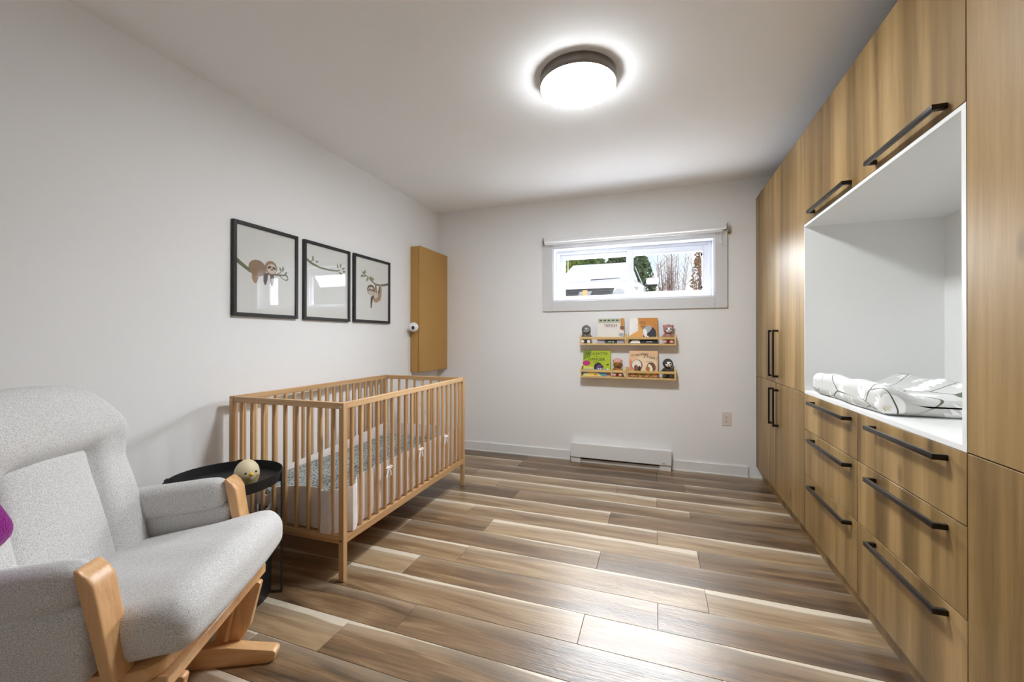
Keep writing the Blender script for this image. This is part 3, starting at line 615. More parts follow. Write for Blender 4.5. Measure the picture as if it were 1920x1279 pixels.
def deco_c(s, e, t):
    s('sky', [(0, .62), (.25, .75), (.3, 1), (0, 1)], 'limed'); t('MILLE-PATTES', .5, .83, .135, 'black'); t('EN', .5, .75, .07, 'black'); t('DANGER', .49, .60, .16, 'black'); s('print_line', rect(.36, .555, .56, .565), 'brown'); s('print_line', rect(.36, .525, .60, .535), 'brown')
    s('trunk', rect(.10, .22, .12, .45), 'brown'); s('tree', e(.12, .50, .15, .10), 'magenta')
    for i in range(6): s('fence', rect(.02 + .07 * i, .22, .075 + .07 * i, .37), 'yellow')
    s('spines', e(.56, .33, .17, .19), 'black'); s('face', e(.60, .31, .12, .14), 'purple'); s('eye', e(.57, .27, .035, .04), 'white'); s('eye', e(.65, .27, .035, .04), 'white'); s('pupil', e(.60, .26, .018, .022), 'black'); s('nose', e(.72, .37, .035, .035), 'black')
    s('bird', e(.90, .45, .05, .02, .4), 'black'); s('flower', e(.9, .27, .05, .03), 'white'); s('ground', rect(0, 0, 1, .21), 'coral')
def deco_d(s, e, t):
    s('glow', e(.55, .5, .42, .30), 'peachl'); t('Le sortilège', .36, .82, .135, 'black', 5); t('à fruits !', .74, .71, .15, 'black', -8); s('print_line', rect(.58, .60, .80, .61), 'brown'); s('print_line', rect(.64, .55, .86, .56), 'brown')
    s('foliage', [(0, .15), (.1, .2), (.12, .55), (.04, .7), (0, .6)], 'coral'); s('spines', e(.27, .45, .20, .22), 'brown'); s('belly', e(.26, .46, .17, .19), 'cream'); s('animal', e(.25, .34, .08, .13, .2), 'brown'); s('animal', e(.36, .32, .05, .11), 'black')
    s('hedgehog', e(.77, .38, .16, .19), 'brown'); s('muzzle', e(.74, .36, .07, .15, .35), 'cream'); s('face', e(.65, .33, .08, .08), 'honey'); s('ground', rect(0, 0, 1, .20), 'brown')
    for i in range(7): s('foliage', e(.12 + .13 * i, .09, .09, .06, i), 'olive' if i % 2 else 'coral')
book(1.654, .231, .226, SZ1 + .0135, .016, 8, 'c_pale', 'pale picture book beside the grey plush on the upper left ledge', deco_a)
book(1.930, .232, .226, SZ1 + .0135, .020, 8, 'c_amber', 'orange picture book showing a badger on the upper right ledge', deco_b)
book(1.524, .243, .230, SZ2 + .0135, .016, 8, 'c_lime', 'lime green picture book reading DANGER on the lower left ledge', deco_c, yb=-.060)
book(1.930, .236, .232, SZ2 + .0135, .016, 8, 'c_peach', 'peach picture book with hedgehogs on the lower right ledge', deco_d)
def deco_e(s, e, t):
    s('sand', [(0, 0), (.8, 0), (.62, .5), (.3, .6), (.1, .35)], 'yellow'); s('wave', e(.88, .5, .14, .25), 'blue'); s('print_line', rect(.2, .62, .6, .72), 'white'); s('tuft', e(.55, .2, .3, .1), 'orange')
book(1.522, .215, .062, SZ2 + .0135, .008, 3, 'c_blue', 'small blue and yellow book at the foot of the lime green book', deco_e, yb=-.074)
def plush(name, x, zb, label, col, face, foot, eye=True, hat=None, sc=1.0, ears=True, turn=0.0):
    c = thing(name, label, 'plush toy', (x, -.048, zb), turn, group='plush toys on the ledges')
    S = lambda v: tuple(q * sc for q in v)
    def jit(bm, a=.0016):
        for v in bm.verts: v.co += Vector((random.uniform(-a, a), random.uniform(-a, a), random.uniform(-a, a)))
        return bm
    obj('body', jit(ball(nb(), S((0, .008, .045)), S((.034, .028, .048)), 18, 14)), col, c)
    hd = obj('head', jit(ball(nb(), S((0, .0, .125)), S((.041, .036, .040)), 20, 16)), col, c)
    obj('face', ball(nb(), S((0.004, -.018, .120)), S((.029, .022, .028)), 16, 12), face, hd)
    obj('muzzle', ball(nb(), S((0.005, -.036, .112)), S((.013, .010, .010)), 12, 8), face, hd)
    obj('nose', ball(nb(), S((0.005, -.045, .115)), S((.006, .004, .0045)), 8, 6), 'c_black', hd)
    for sx in (-1, 1):
        if eye:
            pt = obj('eye_patch', ball(nb(), S((.004 + sx * .014, -.034, .125)), S((.009, .006, .007)), 10, 8), 'c_plushdark', hd)
            obj('eye', ball(nb(), S((.004 + sx * .013, -.0395, .126)), S((.003, .003, .003)), 8, 6), 'c_black', hd)
        if ears: obj('ear', ball(nb(), S((sx * .034, .002, .150)), S((.012, .008, .012)), 10, 8), col, hd)
        obj('arm', jit(tube(nb(), [S((sx * .028, 0, .075)), S((sx * .045, -.012, .055)), S((sx * .042, -.026, .038))], [.013 * sc, .012 * sc, .011 * sc], 10)), col, c)
        obj('foot', ball(nb(), S((sx * .027, -.0295, .016)), S((.017, .013, .0155)), 12, 8), foot, c)
    if hat: obj('hat', lathe(nb(), [(.044 * sc, 0), (.040 * sc, .018 * sc), (.024 * sc, .036 * sc), (0, .042 * sc)], 18, S((0, .010, .136))), hat, hd)
plush('plush_sloth', 1.551, SZ1 + .0135, 'grey plush with pale face on the upper left ledge', 'c_plushgrey', 'c_grey', 'c_white', ears=False)
plush('plush_bunny', 2.250, SZ1 + .0135, 'pink plush with white face beside the orange book', 'c_plushpink', 'c_white', 'c_pink', ears=True)
plush('plush_bear', 1.829, SZ2 + .0135, 'honey brown plush bear with pink hat beside the lime green book', 'c_honey', 'c_honey', 'c_pink', hat='c_pink', sc=.92)
plush('plush_sloth', 2.246, SZ2 + .0135, 'dark brown plush sloth with pale masked face beside the peach book', 'c_plushdark', 'c_white', 'c_plushdark', ears=False)

# ------------------------------------------------------------------ crib
CW, CL, CH = .725, 1.3315, .8314
crib = thing('crib', 'beech wood slatted baby crib along the left wall', 'crib', (.783, -2.255, 0), .01886)
P = .028
for (x, y) in ((-P, 0), (-CW, 0), (-P, CL - P), (-CW, CL - P)):
    po = obj('post', bx(x, x + P, y, y + P, 0, CH, bev=.002), 'crib_beech', crib)
    ys = -.0008 if y == 0 else y + P
    for z in (CH - .018, .19):
        bm = nb(); t = bmesh.new(); bmesh.ops.create_cone(t, cap_ends=True, segments=12, radius1=.005, radius2=.005, depth=.002); merge(bm, t, Matrix.Translation((x + P / 2, ys, z)) @ Matrix.Rotation(R(90), 4, 'X')); obj('bolt', bm, 'chrome', po)
RT = .030; RB0, RB1 = .172, .209
for y in (.003, CL - P + .003):
    obj('end_rail', bx(-CW + P, -P, y, y + .022, CH - RT, CH, bev=.002), 'crib_beech_x', crib)
    obj('end_rail', bx(-CW + P, -P, y, y + .022, RB0, RB1, bev=.002), 'crib_beech_x', crib)
for x in (-P + .003, -CW + .003):
    obj('side_rail', bx(x, x + .022, P, CL - P, CH - RT, CH, bev=.002), 'crib_beech_y', crib)
    obj('side_rail', bx(x, x + .022, P, CL - P, RB0, RB1, bev=.002), 'crib_beech_y', crib)
sl = nb(); roundbox(sl, (0, 0, (RB1 + CH - RT) / 2), (.0092, .0092, (CH - RT - RB1) / 2 + .004), .0075, m=1, k=3)
slm = bpy.data.meshes.new('slat'); sl.to_mesh(slm); sl.free(); finish(slm, 60); slm.materials.append(MATS['crib_beech'])
SX = [.0445 + P + (CW - 2 * P - .089) * i / 8 for i in range(9)]
for i in range(9):
    for y in (.014, CL - P + .014): place('slat', slm, crib, (-CW + SX[i], y, 0))
SY = [.073 + (CL - .146) * i / 18 for i in range(19)]
for i in range(19):
    for x in (-P + .014, -CW + .014): place('slat', slm, crib, (x, SY[i], 0))
bs = obj('mattress_base', bx(-CW + P + .002, -P - .002, P + .002, CL - P - .002, .190, .206), 'crib_beech_y', crib)
def wcrib(p): return MW[crib] @ Vector(p)
# mattress with fitted sheet
c = thing('crib_mattress', 'crib mattress in a grey speckled fitted sheet', 'mattress', wcrib((-CW / 2, CL / 2, .2065)), .01886)
def matfn(v):
    v.z += .004 * math.sin(v.x * 9) * math.sin(v.y * 7) * smooth(0, .05, v.z); return v
obj('fitted_sheet', roundbox(nb(), (0, 0, .085), (CW / 2 - P - .022, CL / 2 - P - .022, .072), .03, m=10, fn=matfn), 'sheet_grey', c)
obj('mattress_side', bx(-CW / 2 + P + .026, CW / 2 - P - .026, -CL / 2 + P + .026, CL / 2 - P - .026, 0.0005, .05, bev=.004), 'ribbon_white', c)
# mesh bumper: a padded strip that runs round the inside of the slats
bump = thing('crib_bumper', 'padded white mesh bumper tied round the inside of the crib slats', 'crib bumper', wcrib((-CW / 2, CL / 2, .209)), .01886)
def strip_wall(path, h0, h1, th, wob=.004, seed=0, quilt=True):
    """path: list of (x, y, ztop) in crib space -> wavy padded strip with thickness"""
    bm = nb(); pts_ = []
    for a, b in zip(path, path[1:]):
        L_ = math.hypot(b[0] - a[0], b[1] - a[1]); k = max(2, int(L_ / .02))
        for i in range(k): t_ = i / k; pts_.append((a[0] + (b[0] - a[0]) * t_, a[1] + (b[1] - a[1]) * t_, a[2] + (b[2] - a[2]) * t_))
    pts_.append(path[-1]); n = len(pts_); NV = 9; sides = []
    for s in (-1, 1):
        g = []
        for i, p in enumerate(pts_):
            a = pts_[max(0, i - 1)]; b = pts_[min(n - 1, i + 1)]; d = math.hypot(b[0] - a[0], b[1] - a[1]) or 1; nx, ny = -(b[1] - a[1]) / d, (b[0] - a[0]) / d
            row = []
            for j in range(NV):
                v = j / (NV - 1); z = h0 + (p[2] - h0) * v
                edge = 1.0 if .08 < v < .92 else .45
                w_ = th * .5 * s * edge + wob * math.sin(i * .55 + seed) * math.sin(v * 3.14) + wob * .5 * math.sin(i * 1.7 + v * 5 + seed)
                row.append(bm.verts.new((p[0] + nx * w_, p[1] + ny * w_, z)))
            g.append(row)
        sides.append(g)
        for i in range(n - 1):
            for j in range(NV - 1): bm.faces.new((g[i][j], g[i + 1][j], g[i + 1][j + 1], g[i][j + 1]))
    A, B = sides
    for i in range(n - 1):
        bm.faces.new((A[i][0], A[i + 1][0], B[i + 1][0], B[i][0])); bm.faces.new((A[i][-1], B[i][-1], B[i + 1][-1], A[i + 1][-1]))
    for i in (0, n - 1):
        for j in range(NV - 1): bm.faces.new((A[i][j], A[i][j + 1], B[i][j + 1], B[i][j]))
    bm.transform(MW[crib]); return bm
ZP = .212
pl1 = [(-.43, .033, .385), (-.30, .033, .405), (-.20, .033, .41), (-.150, .030, .412), (-.128, .0, .412), (-.085, -.001, .415), (-.040, .040, .42), (-.0015, .066, .425), (-.0015, .090, .435), (-.034, .135, .452), (-.034, CL - .034, .455)]
obj('side_panel', strip_wall(pl1, ZP, 0, .009, wob=.0022), 'bumper_fabric', bump, True)
pl2 = [(-.036, CL - .036, .455), (-CW + .036, CL - .036, .45), (-CW + .036, CL * .55, .40), (-CW + .036, .036, .372), (-CW + .16, .034, .37)]
obj('side_panel', strip_wall(pl2, ZP, 0, .009, wob=.0022, seed=2), 'bumper_fabric', bump, True)
obj('end_flap', strip_wall([(-CW + .16, .033, .37), (-.50, .031, .33), (-.432, .033, .385)], ZP + .07, 0, .005, wob=.003, seed=5), 'bumper_fabric', bump, True)
obj('hanging_strap', tube(nb(), [MW[crib] @ Vector(q) for q in ((-.44, .02, .31), (-.47, -.012, .26), (-.52, -.012, .215))], [.010, .010, .008], 6), 'ribbon_white', bump, True)
def bow(y, z, x=.0065):
    pts_ = []
    B = nb()
    for s in (-1, 1):
        loop = [(x, y, z), (x + .006, y + s * .012, z + .010), (x + .008, y + s * .026, z + .006), (x + .006, y + s * .014, z - .004), (x, y, z)]
        tube(B, loop, [.003, .0045, .005, .0045, .003], 6); tail = [(x, y, z), (x + .006, y + s * .012, z - .018), (x + .004, y + s * .02, z - .045)]
        tube(B, tail, [.003, .004, .0045], 6)
    ball(B, (x + .002, y, z), .006, 8, 6); B.transform(MW[crib]); obj('tie_bow', B, 'ribbon_white', bump, True)
for i, yy in ((4, 0), (9, 0), (14, 0)): bow(SY[i], (.432, .445, .45)[(i - 4) // 5])
c = tag(obj('muslin_cloth', roundbox(nb(), wcrib((-CW + .115, .10, .385)), (.05, .05, .02), .018, m=5, fn=lambda v: Vector((v.x * (1 - v.z * 6), v.y * (1 - v.z * 5), v.z * 1.0 + .05 * smooth(-.04, .05, v.x - v.y) + .006 * math.sin(v.x * 90)))), 'blanket_print'),
        'small crumpled speckled cloth at the near end of the crib mattress', 'cloth')

# ------------------------------------------------------------------ black tray table, chick light, bin
TC = (.403, -2.530); TZ = .505
tt = thing('tray_table', 'black round metal tray table beside the armchair', 'table', (*TC, 0))
obj('tray', lathe(nb(), [(0, TZ), (.200, TZ), (.2035, TZ + .002), (.209, TZ + .040), (.212, TZ + .041), (.2125, TZ + .038), (.206, TZ - .003), (.20, TZ - .005), (0, TZ - .005)], 56, (*TC, 0)), 'black_metal', tt, True, ang=30)
for k in range(4):
    a = R(39.6 + 90 * k); M = Matrix.Translation((*TC, 0)) @ Matrix.Rotation(a, 4, 'Z')
    bm = bx(.2085, .2145, -.011, .011, 0, TZ + .045, bev=.001); bm.transform(M); lg = obj('leg', bm, 'black_metal', tt, True)
    bm = nb(); ball(bm, (.2147, 0, TZ + .018), (.001, .004, .004), 8, 6); bm.transform(M); obj('screw', bm, 'chrome', lg, True)
    bm = bx(.02, .2085, -.009, .009, TZ - .011, TZ - .0055); bm.transform(M); obj('support_bar', bm, 'black_metal', tt, True)
bi = thing('waste_basket', 'black cylindrical basket on the floor under the tray table', 'basket', (.403, -2.53, 0))
obj('bin_wall', lathe(nb(), [(0, .001), (.163, .001), (.168, .01), (.172, .285), (.170, .29), (.166, .287), (.161, .012), (0, .012)], 40, (.403, -2.53, 0)), 'black_metal', bi, True)
plain('chick_cream', srgb(228, 214, 178), .5, var=.02); plain('chick_shell', srgb(204, 184, 132), .55, var=.02); plain('beak_yellow', srgb(240, 200, 40), .4, var=.02)
CK = Vector((.527, -2.532, TZ)); cr = .0585; HK = .80
ck = thing('chick_night_light', 'cream hatching chick night light standing on the black tray table', 'night light', CK)
def chick(lo):
    bm = nb(); n, m = 36, 20; rings = []
    for j in range(m + 1):
        ph = math.pi * j / m; rings.append([])
        for k in range(n):
            a = 2 * math.pi * k / n; r = cr * (math.sin(ph)) * (1.0 if not lo else 1.022); z = cr * 1.0 - cr * math.cos(ph) * .98
            rings[-1].append(Vector((r * math.cos(a), r * math.sin(a), z)))
    zig = lambda k: cr * .88 + cr * .14 * math.sin(k / n * 2 * math.pi * 6)
    if lo:
        prof = [(0, .0015), (.033, .0015), (.046, .010)]
        rs = []
        for (r, z) in prof: rs.append([bm.verts.new((r * math.cos(2 * math.pi * k / n), r * math.sin(2 * math.pi * k / n), z)) if r else None for k in range(n)])
        c0 = bm.verts.new((0, 0, .0015)); rs[0] = [c0] * n
        for f in (.4, .7, 1.0):
            row = []
            for k in range(n):
                z = .010 + (zig(k) - .010) * f; cz = (cr - z) / (cr * .98); r = cr * 1.025 * math.sqrt(max(0, 1 - cz * cz)); row.append(bm.verts.new((r * math.cos(2 * math.pi * k / n), r * math.sin(2 * math.pi * k / n), z)))
            rs.append(row)
        for a, b in zip(rs, rs[1:]):
            for k in range(n):
                q = [a[k], a[(k + 1) % n], b[(k + 1) % n], b[k]]; u = []
                for v in q:
                    if v not in u: u.append(v)
                if len(u) > 2: bm.faces.new(u)
    else: ball(bm, (0, 0, cr * 1.02), (cr, cr, cr * .98), 36, 22)
    return bm
def hk(bm): bm.transform(Matrix.Diagonal((HK, HK, 1, 1))); return bm
obj('body', hk(chick(False)), 'chick_cream', ck); obj('egg_shell', hk(chick(True)), 'chick_shell', ck)
vd = (Vector((2.148, -3.785, 0)) - CK); a0 = math.atan2(vd.y, vd.x) + R(20)
for da in (-25, 25):
    a = a0 + R(da); obj('eye', ball(nb(), (cr * .965 * HK * math.cos(a), cr * .965 * HK * math.sin(a), cr * 1.22), .0042, 10, 8), 'dark_plastic', ck)
bm = nb(); ball(bm, (0, 0, 0), (.012, .0085, .006), 14, 10); bm.transform(Matrix.Translation((cr * 1.0 * HK * math.cos(a0), cr * 1.0 * HK * math.sin(a0), cr * 1.12)) @ Matrix.Rotation(a0, 4, 'Z')); obj('beak', bm, 'beak_yellow', ck)

# ------------------------------------------------------------------ glider armchair (local x = forward, y = far side, z = up)
CH0 = (.780, -2.940, 0); TH = math.atan2(.454, .891)
gl = thing('glider_armchair', 'light grey upholstered glider armchair with beech wood frame', 'armchair', CH0, TH)
def seatfn(v):
    f = v.x                                    # -.265..+.265 (forward)
    tp = smooth(-.03, .05, v.z)
    if f < .10: v.y *= 1 - .085 * smooth(.10, .02, f)
    v.z += tp * (.022 * (1 - (v.y / .29) ** 2) + .012 * smooth(-.1, .2, f)) - .02 * tp * smooth(.20, .265, f)
    v.z += .16 * (f - .2) * (1.0 if f < .2 else .35)
    if f > 0: v.x += .018 * (1 - (v.y / .29) ** 2) * f / .265
    v.z += .003 * math.sin(v.y * 40 + f * 15) * tp
    return v
obj('seat_cushion', roundbox(nb(), (-.075, 0, .415), (.262, .290, .062), .045, m=14, fn=seatfn, k=5), 'chair_fabric', gl)
def lean(v, c):                                # recline of the back about its foot
    a = R(-13); z = v.z; x = v.x; return Vector((x * math.cos(a) + z * math.sin(a), v.y, -x * math.sin(a) + z * math.cos(a)))
def backfn(v):
    u, h = v.y, v.z                            # h -.335 .. .335
    top = smooth(.02, .33, h)
    v.y *= 1 - .26 * top ** 2.0 - .04 * smooth(-.1, -.33, h)
    v.z -= .30 * top * (v.y ** 2) * 1.6
    if v.x > 0:
        inp = smooth(.160, .118, abs(u)) * smooth(.13, .085, h)
        v.x -= .038 * inp
        v.x += .042 * smooth(.04, .17, h) * (1 - smooth(.20, .335, h)) + .014 * smooth(.1, .26, abs(u)) * smooth(.1, -.1, h)
        v.x -= .010 * math.exp(-((h - .10 - .25 * (abs(u) - .12)) / .016) ** 2) * smooth(.08, .12, abs(u)) * smooth(.24, .2, abs(u))
        v.x -= .012 * math.exp(-((h - .105) / .014) ** 2) * smooth(.14, .11, abs(u))
    return lean(v, None)
BC = (-.405, 0, .655)
obj('back_cushion', roundbox(nb(), BC, (.085, .292, .335), .065, m=22, fn=backfn, k=6), 'chair_fabric', gl)
def lumfn(v):
    if v.x > 0: v.x += .014 * (1 - (v.y / .156) ** 2)
    return lean(Vector((v.x + .036, v.y * (1 - .12 * smooth(-.1, .23, v.z)), v.z - .115)), None)
obj('lumbar_panel', roundbox(nb(), BC, (.034, .156, .236), .030, m=10, fn=lumfn), 'chair_fabric', gl)
for s in (1, -1):
    def armfn(v, s=s):
        x = v.x; g_ = smooth(.11, .19, x); v.y *= 1 - .18 * g_; v.z *= 1 - .12 * g_
        v.z += .11 * (x - .17) + .002 * math.sin(v.y * 160) * g_; return v
    obj('arm_pad', roundbox(nb(), (-.205, s * .287, .556), (.188, .040, .060), .038, m=10, fn=armfn), 'chair_fabric', gl)
    def sidefn(v):
        v.z += .06 * (v.x - .17); return v
    obj('side_panel', roundbox(nb(), (-.192, s * .294, .427), (.192, .031, .090), .024, m=8, fn=sidefn), 'chair_fabric', gl)
    # arm post: board leaning back and out
    def postfn(v, s=s):
        t_ = (v.z + .1375) / .275; fr_ = .060 + (.016 - .060) * t_; th_ = .027 + .010 * t_
        ch = .014 * smooth(.100, .1375, v.z) * smooth(-.012, .018, v.x)
        return Vector((fr_ - th_ * (.5 - v.x / .036) - ch * .6, v.y * (.95 + .05 * t_) + s * (.297 + .028 * v.z), v.z + .4725 - ch))
    obj('arm_post', roundbox(nb(), (0, 0, 0), (.018, .034, .1375), .007, m=8, k=3, fn=postfn), 'chair_beech', gl)
    # base: foot runner, upright, swing links
    pol = [(-.40, 0), (.18, 0), (.205, .012), (.208, .034), (.198, .042), (.05, .066), (-.25, .066), (-.39, .042), (-.41, .03)]
    bm = prism(nb(), pol, .042, Matrix(((1, 0, 0, 0), (0, 0, -1, s * .175 + .021), (0, 1, 0, 0.0), (0, 0, 0, 1))), bev=.003); obj('foot', bm, 'chair_beech_x', gl)
    pol = [(-.015, .06), (.075, .06), (.105, .11), (.140, .255), (.135, .262), (.055, .262), (.02, .16)]
    bm = prism(nb(), pol, .024, Matrix(((1, 0, 0, 0), (0, 0, -1, s * .205 + .012), (0, 1, 0, 0.0), (0, 0, 0, 1))), bev=.002); up_ = obj('upright', bm, 'chair_beech', gl)
    pol = [(-.33, .06), (-.25, .06), (-.25, .26), (-.33, .26)]
    bm = prism(nb(), pol, .024, Matrix(((1, 0, 0, 0), (0, 0, -1, s * .205 + .012), (0, 1, 0, 0.0), (0, 0, 0, 1))), bev=.002); obj('upright', bm, 'chair_beech', gl)
    for (xa, xb) in ((.035, .075), (-.27, -.30)):
        obj('swing_link', tube(nb(), [(xa, s * .180, .075), (xb, s * .180, .30)], .008, 8), 'chair_beech', gl)
pol = []
for (cx, cy, a0_) in ((.055, .225, 0), (-.33, .225, 90), (-.33, -.225, 180), (.055, -.225, 270)):
    pol += [(cx + .062 * math.cos(R(a0_ + 15 * k)), cy + .062 * math.sin(R(a0_ + 15 * k))) for k in range(7)]
obj('seat_frame', prism(nb(), pol, .034, Matrix.Translation((0, 0, .301)), bev=.004), 'chair_beech_x', gl)
obj('front_rail', bx(.098, .130, -.262, .262, .262, .298, bev=.004), 'chair_beech_x', gl)
obj('cross_stretcher', bx(-.12, -.06, -.155, .155, .02, .055, bev=.003), 'chair_beech_x', gl)
obj('cross_stretcher', bx(-.05, -.03, -.193, .193, .09, .24, bev=.003), 'chair_beech_x', gl)
obj('back_frame', prism(nb(), [(-.27, 0), (.27, 0), (.25, .5), (-.25, .5)], .022, Matrix.Translation((-.455, 0, .31)) @ Matrix.Rotation(R(-13), 4, 'Y') @ Matrix(((0, 0, -1, 0), (1, 0, 0, 0), (0, 1, 0, 0), (0, 0, 0, 1))), bev=.003), 'chair_beech', gl)
# purple cushion on the near side of the seat
def purfn(v):
    k = 1 - .45 * (abs(v.y) / .13) ** 3; v.x *= k * (1 - .4 * (abs(v.z) / .13) ** 3); return v
bm = roundbox(nb(), (0, 0, 0), (.045, .11, .11), .042, m=8, fn=purfn); bm.transform(Matrix.Translation((-.26, -.352, .724)) @ Matrix.Rotation(R(-16), 4, 'Y') @ Matrix.Rotation(R(17), 4, 'X')); bm.transform(MW[gl])
tag(obj('throw_pillow', bm, 'purple_knit'), 'purple knitted throw pillow on the armchair at the left picture edge', 'pillow')

# ------------------------------------------------------------------ outside the window
GZ = 1.095
plain('driveway', srgb(200, 200, 202), .9, var=.06, scale=4, bump=.2)
plain('car_paint', srgb(208, 206, 210), .25, var=.01, coat=.6); plain('car_glass', srgb(196, 200, 214), .12, var=.05, scale=3); plain('rubber', srgb(26, 26, 28), .8)
plain('car_grille', srgb(20, 21, 24), .6, var=.35, scale=60); plain('emblem_grey', srgb(84, 84, 88), .4, var=.02); plain('emblem_gold', srgb(122, 92, 34), .35, metal=.3, var=.02); plain('headlamp', srgb(96, 98, 102), .2, var=.3, scale=30)
plain('leaf_green', srgb(96, 120, 60), .8, var=.4, scale=3); plain('leaf_yellowgreen', srgb(140, 156, 70), .8, var=.35, scale=3); plain('leaf_dark', srgb(78, 100, 62), .8, var=.4, scale=3); plain('leaf_rust', srgb(150, 120, 84), .85, var=.3, scale=3); plain('bark', srgb(126, 108, 100), .9, var=.2); plain('twig', srgb(150, 128, 122), .9, var=.2)
tag(obj('ground', bx(-25, 25, .32, 45, GZ - .4, GZ), 'driveway'), kind='structure')
car = thing('car', 'white car parked nose-on outside the window', 'car', (1.057, 5.2, GZ))
CY0 = 2.95; CXc = 1.057
def loft(stations):
    """stations: (y, [(halfx, z), ...]) mirrored across x=0"""
    bm = nb(); rs = []
    for y, prof in stations:
        full = [(-hx, z) for hx, z in prof] + [(hx, z) for hx, z in reversed(prof)]
        rs.append([bm.verts.new((CXc + hx, CY0 + y, GZ + z)) for hx, z in full])
    n = len(rs[0])
    for a, b in zip(rs, rs[1:]):
        for k in range(n): bm.faces.new((a[k], a[(k + 1) % n], b[(k + 1) % n], b[k]))
    bm.faces.new(rs[0]); bm.faces.new(rs[-1]); return bm
def bodyp(w, zt, zs, crown=.03): return [(w * .86, .24), (w * .985, .34), (w, .60), (w * .985, zs), (w * .88, zt - .02), (w * .5, zt + crown * .7), (.02, zt + crown)]
obj('body', loft([(0.0, bodyp(.78, .86, .72, .01)), (.05, bodyp(.84, .89, .78)), (.20, bodyp(.89, .94, .84)), (.55, bodyp(.91, 1.01, .92)), (1.0, bodyp(.92, 1.08, .98)), (1.42, bodyp(.925, 1.13, 1.0)), (2.2, bodyp(.925, 1.10, 1.02)), (3.6, bodyp(.92, 1.10, 1.03)), (4.3, bodyp(.88, 1.08, 1.0)), (4.55, bodyp(.80, .95, .85))]), 'car_paint', car, True, ang=50)
def cabp(w, zt): return [(w + .10, 1.06), (w + .04, (1.06 + zt) / 2), (w - .02, zt - .06), (w - .12, zt - .015), (w * .5, zt + .015), (.02, zt + .02)]
obj('cabin', loft([(1.30, cabp(.74, 1.13)), (1.75, cabp(.70, 1.42)), (2.15, cabp(.66, 1.57)), (2.7, cabp(.65, 1.62)), (3.6, cabp(.65, 1.60)), (4.1, cabp(.66, 1.52)), (4.45, cabp(.70, 1.12))]), 'car_paint', car, True, ang=50)
def panel(name, pts_, th, mat, par=car):
    n_ = (Vector(pts_[1]) - Vector(pts_[0])).cross(Vector(pts_[2]) - Vector(pts_[0])).normalized() * th
    bm = nb(); A = [bm.verts.new(Vector(p)) for p in pts_]; B = [bm.verts.new(Vector(p) + n_) for p in pts_]; bm.faces.new(A); bm.faces.new(B[::-1])
    for k in range(len(A)): bm.faces.new((A[k], A[(k + 1) % len(A)], B[(k + 1) % len(A)], B[k]))
    return obj(name, bm, mat, par, True)
cx_ = lambda x, y, z: (CXc + x, CY0 + y, GZ + z)
panel('windshield', [cx_(-.76, 1.30, 1.135), cx_(.76, 1.30, 1.135), cx_(.60, 2.12, 1.60), cx_(-.60, 2.12, 1.60)], .03, 'car_glass')
for s in (-1, 1):
    panel('side_window', [cx_(s * .835, 1.75, 1.12), cx_(s * .84, 3.9, 1.12), cx_(s * .675, 3.7, 1.55), cx_(s * .675, 2.2, 1.55)], .012 * s, 'car_glass')
    panel('headlight', [cx_(s * .42, -.012, .74), cx_(s * .80, .05, .73), cx_(s * .83, .10, .86), cx_(s * .50, -.005, .835)], .02 * s, 'headlamp')
    bm = roundbox(nb(), (CXc + s * 1.03, CY0 + 1.62, GZ + 1.14), (.115, .06, .075), .05, m=4); mr = obj('mirror', bm, 'car_paint', car, True)
    obj('mirror_base', bx(*sorted((CXc + s * .86, CXc + s * 1.12)), CY0 + 1.57, CY0 + 1.66, GZ + 1.045, GZ + 1.085, bev=.01), 'rubber', mr, True)
    for y in (.85, 3.7):
        t = nb(); bmesh.ops.create_cone(t, cap_ends=True, segments=28, radius1=.35, radius2=.35, depth=.23); bm = nb(); merge(bm, t, Matrix.Translation(cx_(s * .80, y, .35)) @ Matrix.Rotation(R(90), 4, 'Y')); wh = obj('wheel', bm, 'rubber', car, True)
        t = nb(); bmesh.ops.create_cone(t, cap_ends=True, segments=20, radius1=.23, radius2=.23, depth=.02); bm = nb(); merge(bm, t, Matrix.Translation(cx_(s * .92, y, .35)) @ Matrix.Rotation(R(90), 4, 'Y')); obj('hubcap', bm, 'chrome', wh, True)
gr = panel('grille', [cx_(-.56, -.02, .62), cx_(.40, -.02, .62), cx_(.47, -.004, .855), cx_(-.47, -.004, .855)], -.03, 'car_grille')
for k in range(5): obj('grille_bar', bx(CXc - .48, CXc + .42, CY0 - .028, CY0 - .018, GZ + .655 + .045 * k, GZ + .661 + .045 * k), 'rubber', gr, True)
def bowtie(k): return [(-.115 * k, -.030 * k), (-.045, -.030 * k), (-.045, -.052 * k), (.035, -.052 * k), (.035, -.030 * k), (.085 * k, -.030 * k), (.115 * k, .030 * k), (.045, .030 * k), (.045, .052 * k), (-.035, .052 * k), (-.035, .030 * k), (-.085 * k, .030 * k)]
MX = Matrix(((1, 0, 0, CXc), (0, 0, -1, CY0 - .030), (0, 1, 0, GZ + .775), (0, 0, 0, 1)))
em = obj('emblem', prism(nb(), bowtie(1.0), .010, MX), 'emblem_grey', car, True)
obj('emblem_face', prism(nb(), [(-.040, -.05), (.033, -.05), (.040, .05), (-.033, .05)], .014, MX), 'emblem_gold', em, True)
obj('bumper', loft([(-.03, [(.70, .30), (.80, .42), (.80, .58), (.70, .62), (.02, .625)]), (.12, [(.86, .28), (.915, .42), (.915, .58), (.88, .63), (.02, .64)])]), 'car_paint', car, True)
obj('wiper', tube(nb(), [cx_(-.1, 1.27, 1.175), cx_(.45, 1.36, 1.20)], .008, 6), 'rubber', car, True)
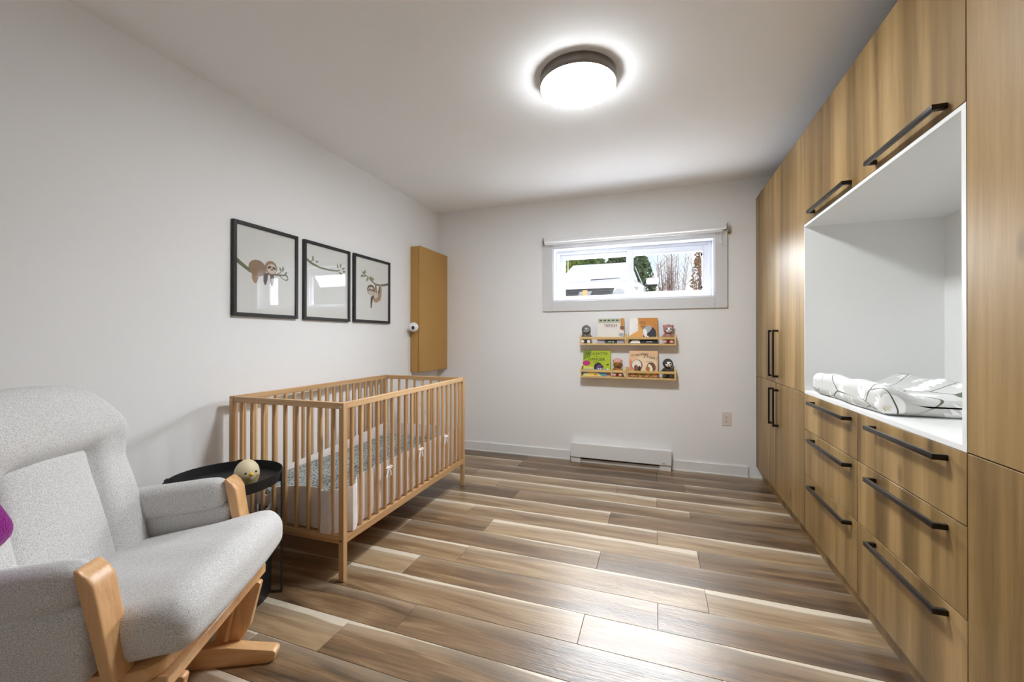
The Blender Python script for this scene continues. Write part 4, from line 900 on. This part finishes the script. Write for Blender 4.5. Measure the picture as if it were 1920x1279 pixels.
def foliage(bm, c, r, n, size, taper=0.0):
    for _ in range(n):
        while True:
            p = Vector((random.uniform(-1, 1), random.uniform(-1, 1), random.uniform(-1, 1)))
            if p.length <= 1: break
        p = p.normalized() * (p.length ** .45); k = 1 - taper * (p.z * .5 + .5)
        q = Vector((c[0] + p.x * r[0] * k, c[1] + p.y * r[1] * k, c[2] + p.z * r[2]))
        a = Vector((random.uniform(-1, 1), random.uniform(-1, 1), random.uniform(-.6, 1))).normalized() * size * random.uniform(.6, 1.3); b = a.cross(Vector((random.uniform(-1, 1), random.uniform(-1, 1), random.uniform(-1, 1)))).normalized() * size * .4
        bm.faces.new([bm.verts.new(v) for v in (q - a, q + b, q + a, q - b)])
    return bm
def tree(name, label, cat, x, y, h, r, mat, n, size, taper, group):
    c = thing(name, label, cat, (x, y, GZ), group=group)
    obj('trunk', tube(nb(), [(x, y, GZ), (x + .03, y, GZ + h * .5), (x, y, GZ + h * .95)], [.07, .05, .012], 8), 'bark', c, True)
    obj('crown', foliage(nb(), (x, y, GZ + h * .56), (r, r, h * .46), n, size, taper), mat, c, True, recalc=False)
random.seed(3)
tree('evergreen_tree', 'dark green conifer outside, behind the car mirror', 'tree', 1.70, 9.8, 2.75, .60, 'leaf_dark', 2000, .075, .45, 'trees outside')
tree('evergreen_tree', 'tall narrow olive conifer outside, behind the bare shrub', 'tree', 3.55, 11.5, 3.2, .34, 'leaf_rust', 420, .085, .5, 'trees outside')
for i, (x, mt) in enumerate(((-2.1, 'leaf_yellowgreen'), (-1.1, 'leaf_yellowgreen'), (-.25, 'leaf_green'), (.72, 'leaf_dark'))):
    tree('leafy_tree', ('yellow green leafy tree outside at the far left of the hedge row', 'yellow green leafy tree outside above the car roof', 'mid green leafy tree outside above the car roof', 'dark green leafy tree outside beside the window mullion')[i], 'tree', x, (12.6, 14.2)[i % 2], (3.5, 3.8)[i % 2], .86, mt, 2600, .12, .15, 'trees outside')
def shrub(x, y, h, n, spread, label, seed):
    random.seed(seed); c = thing('bare_shrub', label, 'shrub', (x, y, GZ), group='bare shrubs outside')
    st = nb(); tw = nb()
    for i in range(n):
        a = random.uniform(0, 2 * math.pi); d = Vector((math.cos(a) * random.uniform(0, spread), math.sin(a) * random.uniform(0, spread), h * random.uniform(.75, 1)))
        p0 = Vector((x + d.x * .12, y + d.y * .12, GZ)); p1 = p0 + d * .5 + Vector((d.x * .1, d.y * .1, 0)); p2 = Vector((x, y, GZ)) + d
        tube(st, [p0, p1, p2], [.016, .010, .004], 5)
        for k in range(9):
            t_ = random.uniform(.25, .98); q = p0.lerp(p1, t_ * 2) if t_ < .5 else p1.lerp(p2, t_ * 2 - 1)
            e_ = q + Vector((random.uniform(-.22, .22), random.uniform(-.22, .22), random.uniform(.1, .34))); tube(tw, [q, e_], [.006, .002], 4)
    obj('stems', st, 'bark', c, True); o = obj('twigs', tw, 'twig', c, True); o['kind'] = 'stuff'
    o = obj('dry_leaves', foliage(nb(), (x, y, GZ + h * .35), (spread * .9, spread * .9, h * .33), 260, .05), 'leaf_rust', c, True, recalc=False); o['kind'] = 'stuff'
shrub(2.52, 7.6, 2.3, 30, .46, 'bare many-stemmed shrub outside, left one in the right window pane', 11)
shrub(3.50, 7.9, 2.2, 34, .5, 'bare many-stemmed shrub outside, right one in the right window pane', 12)
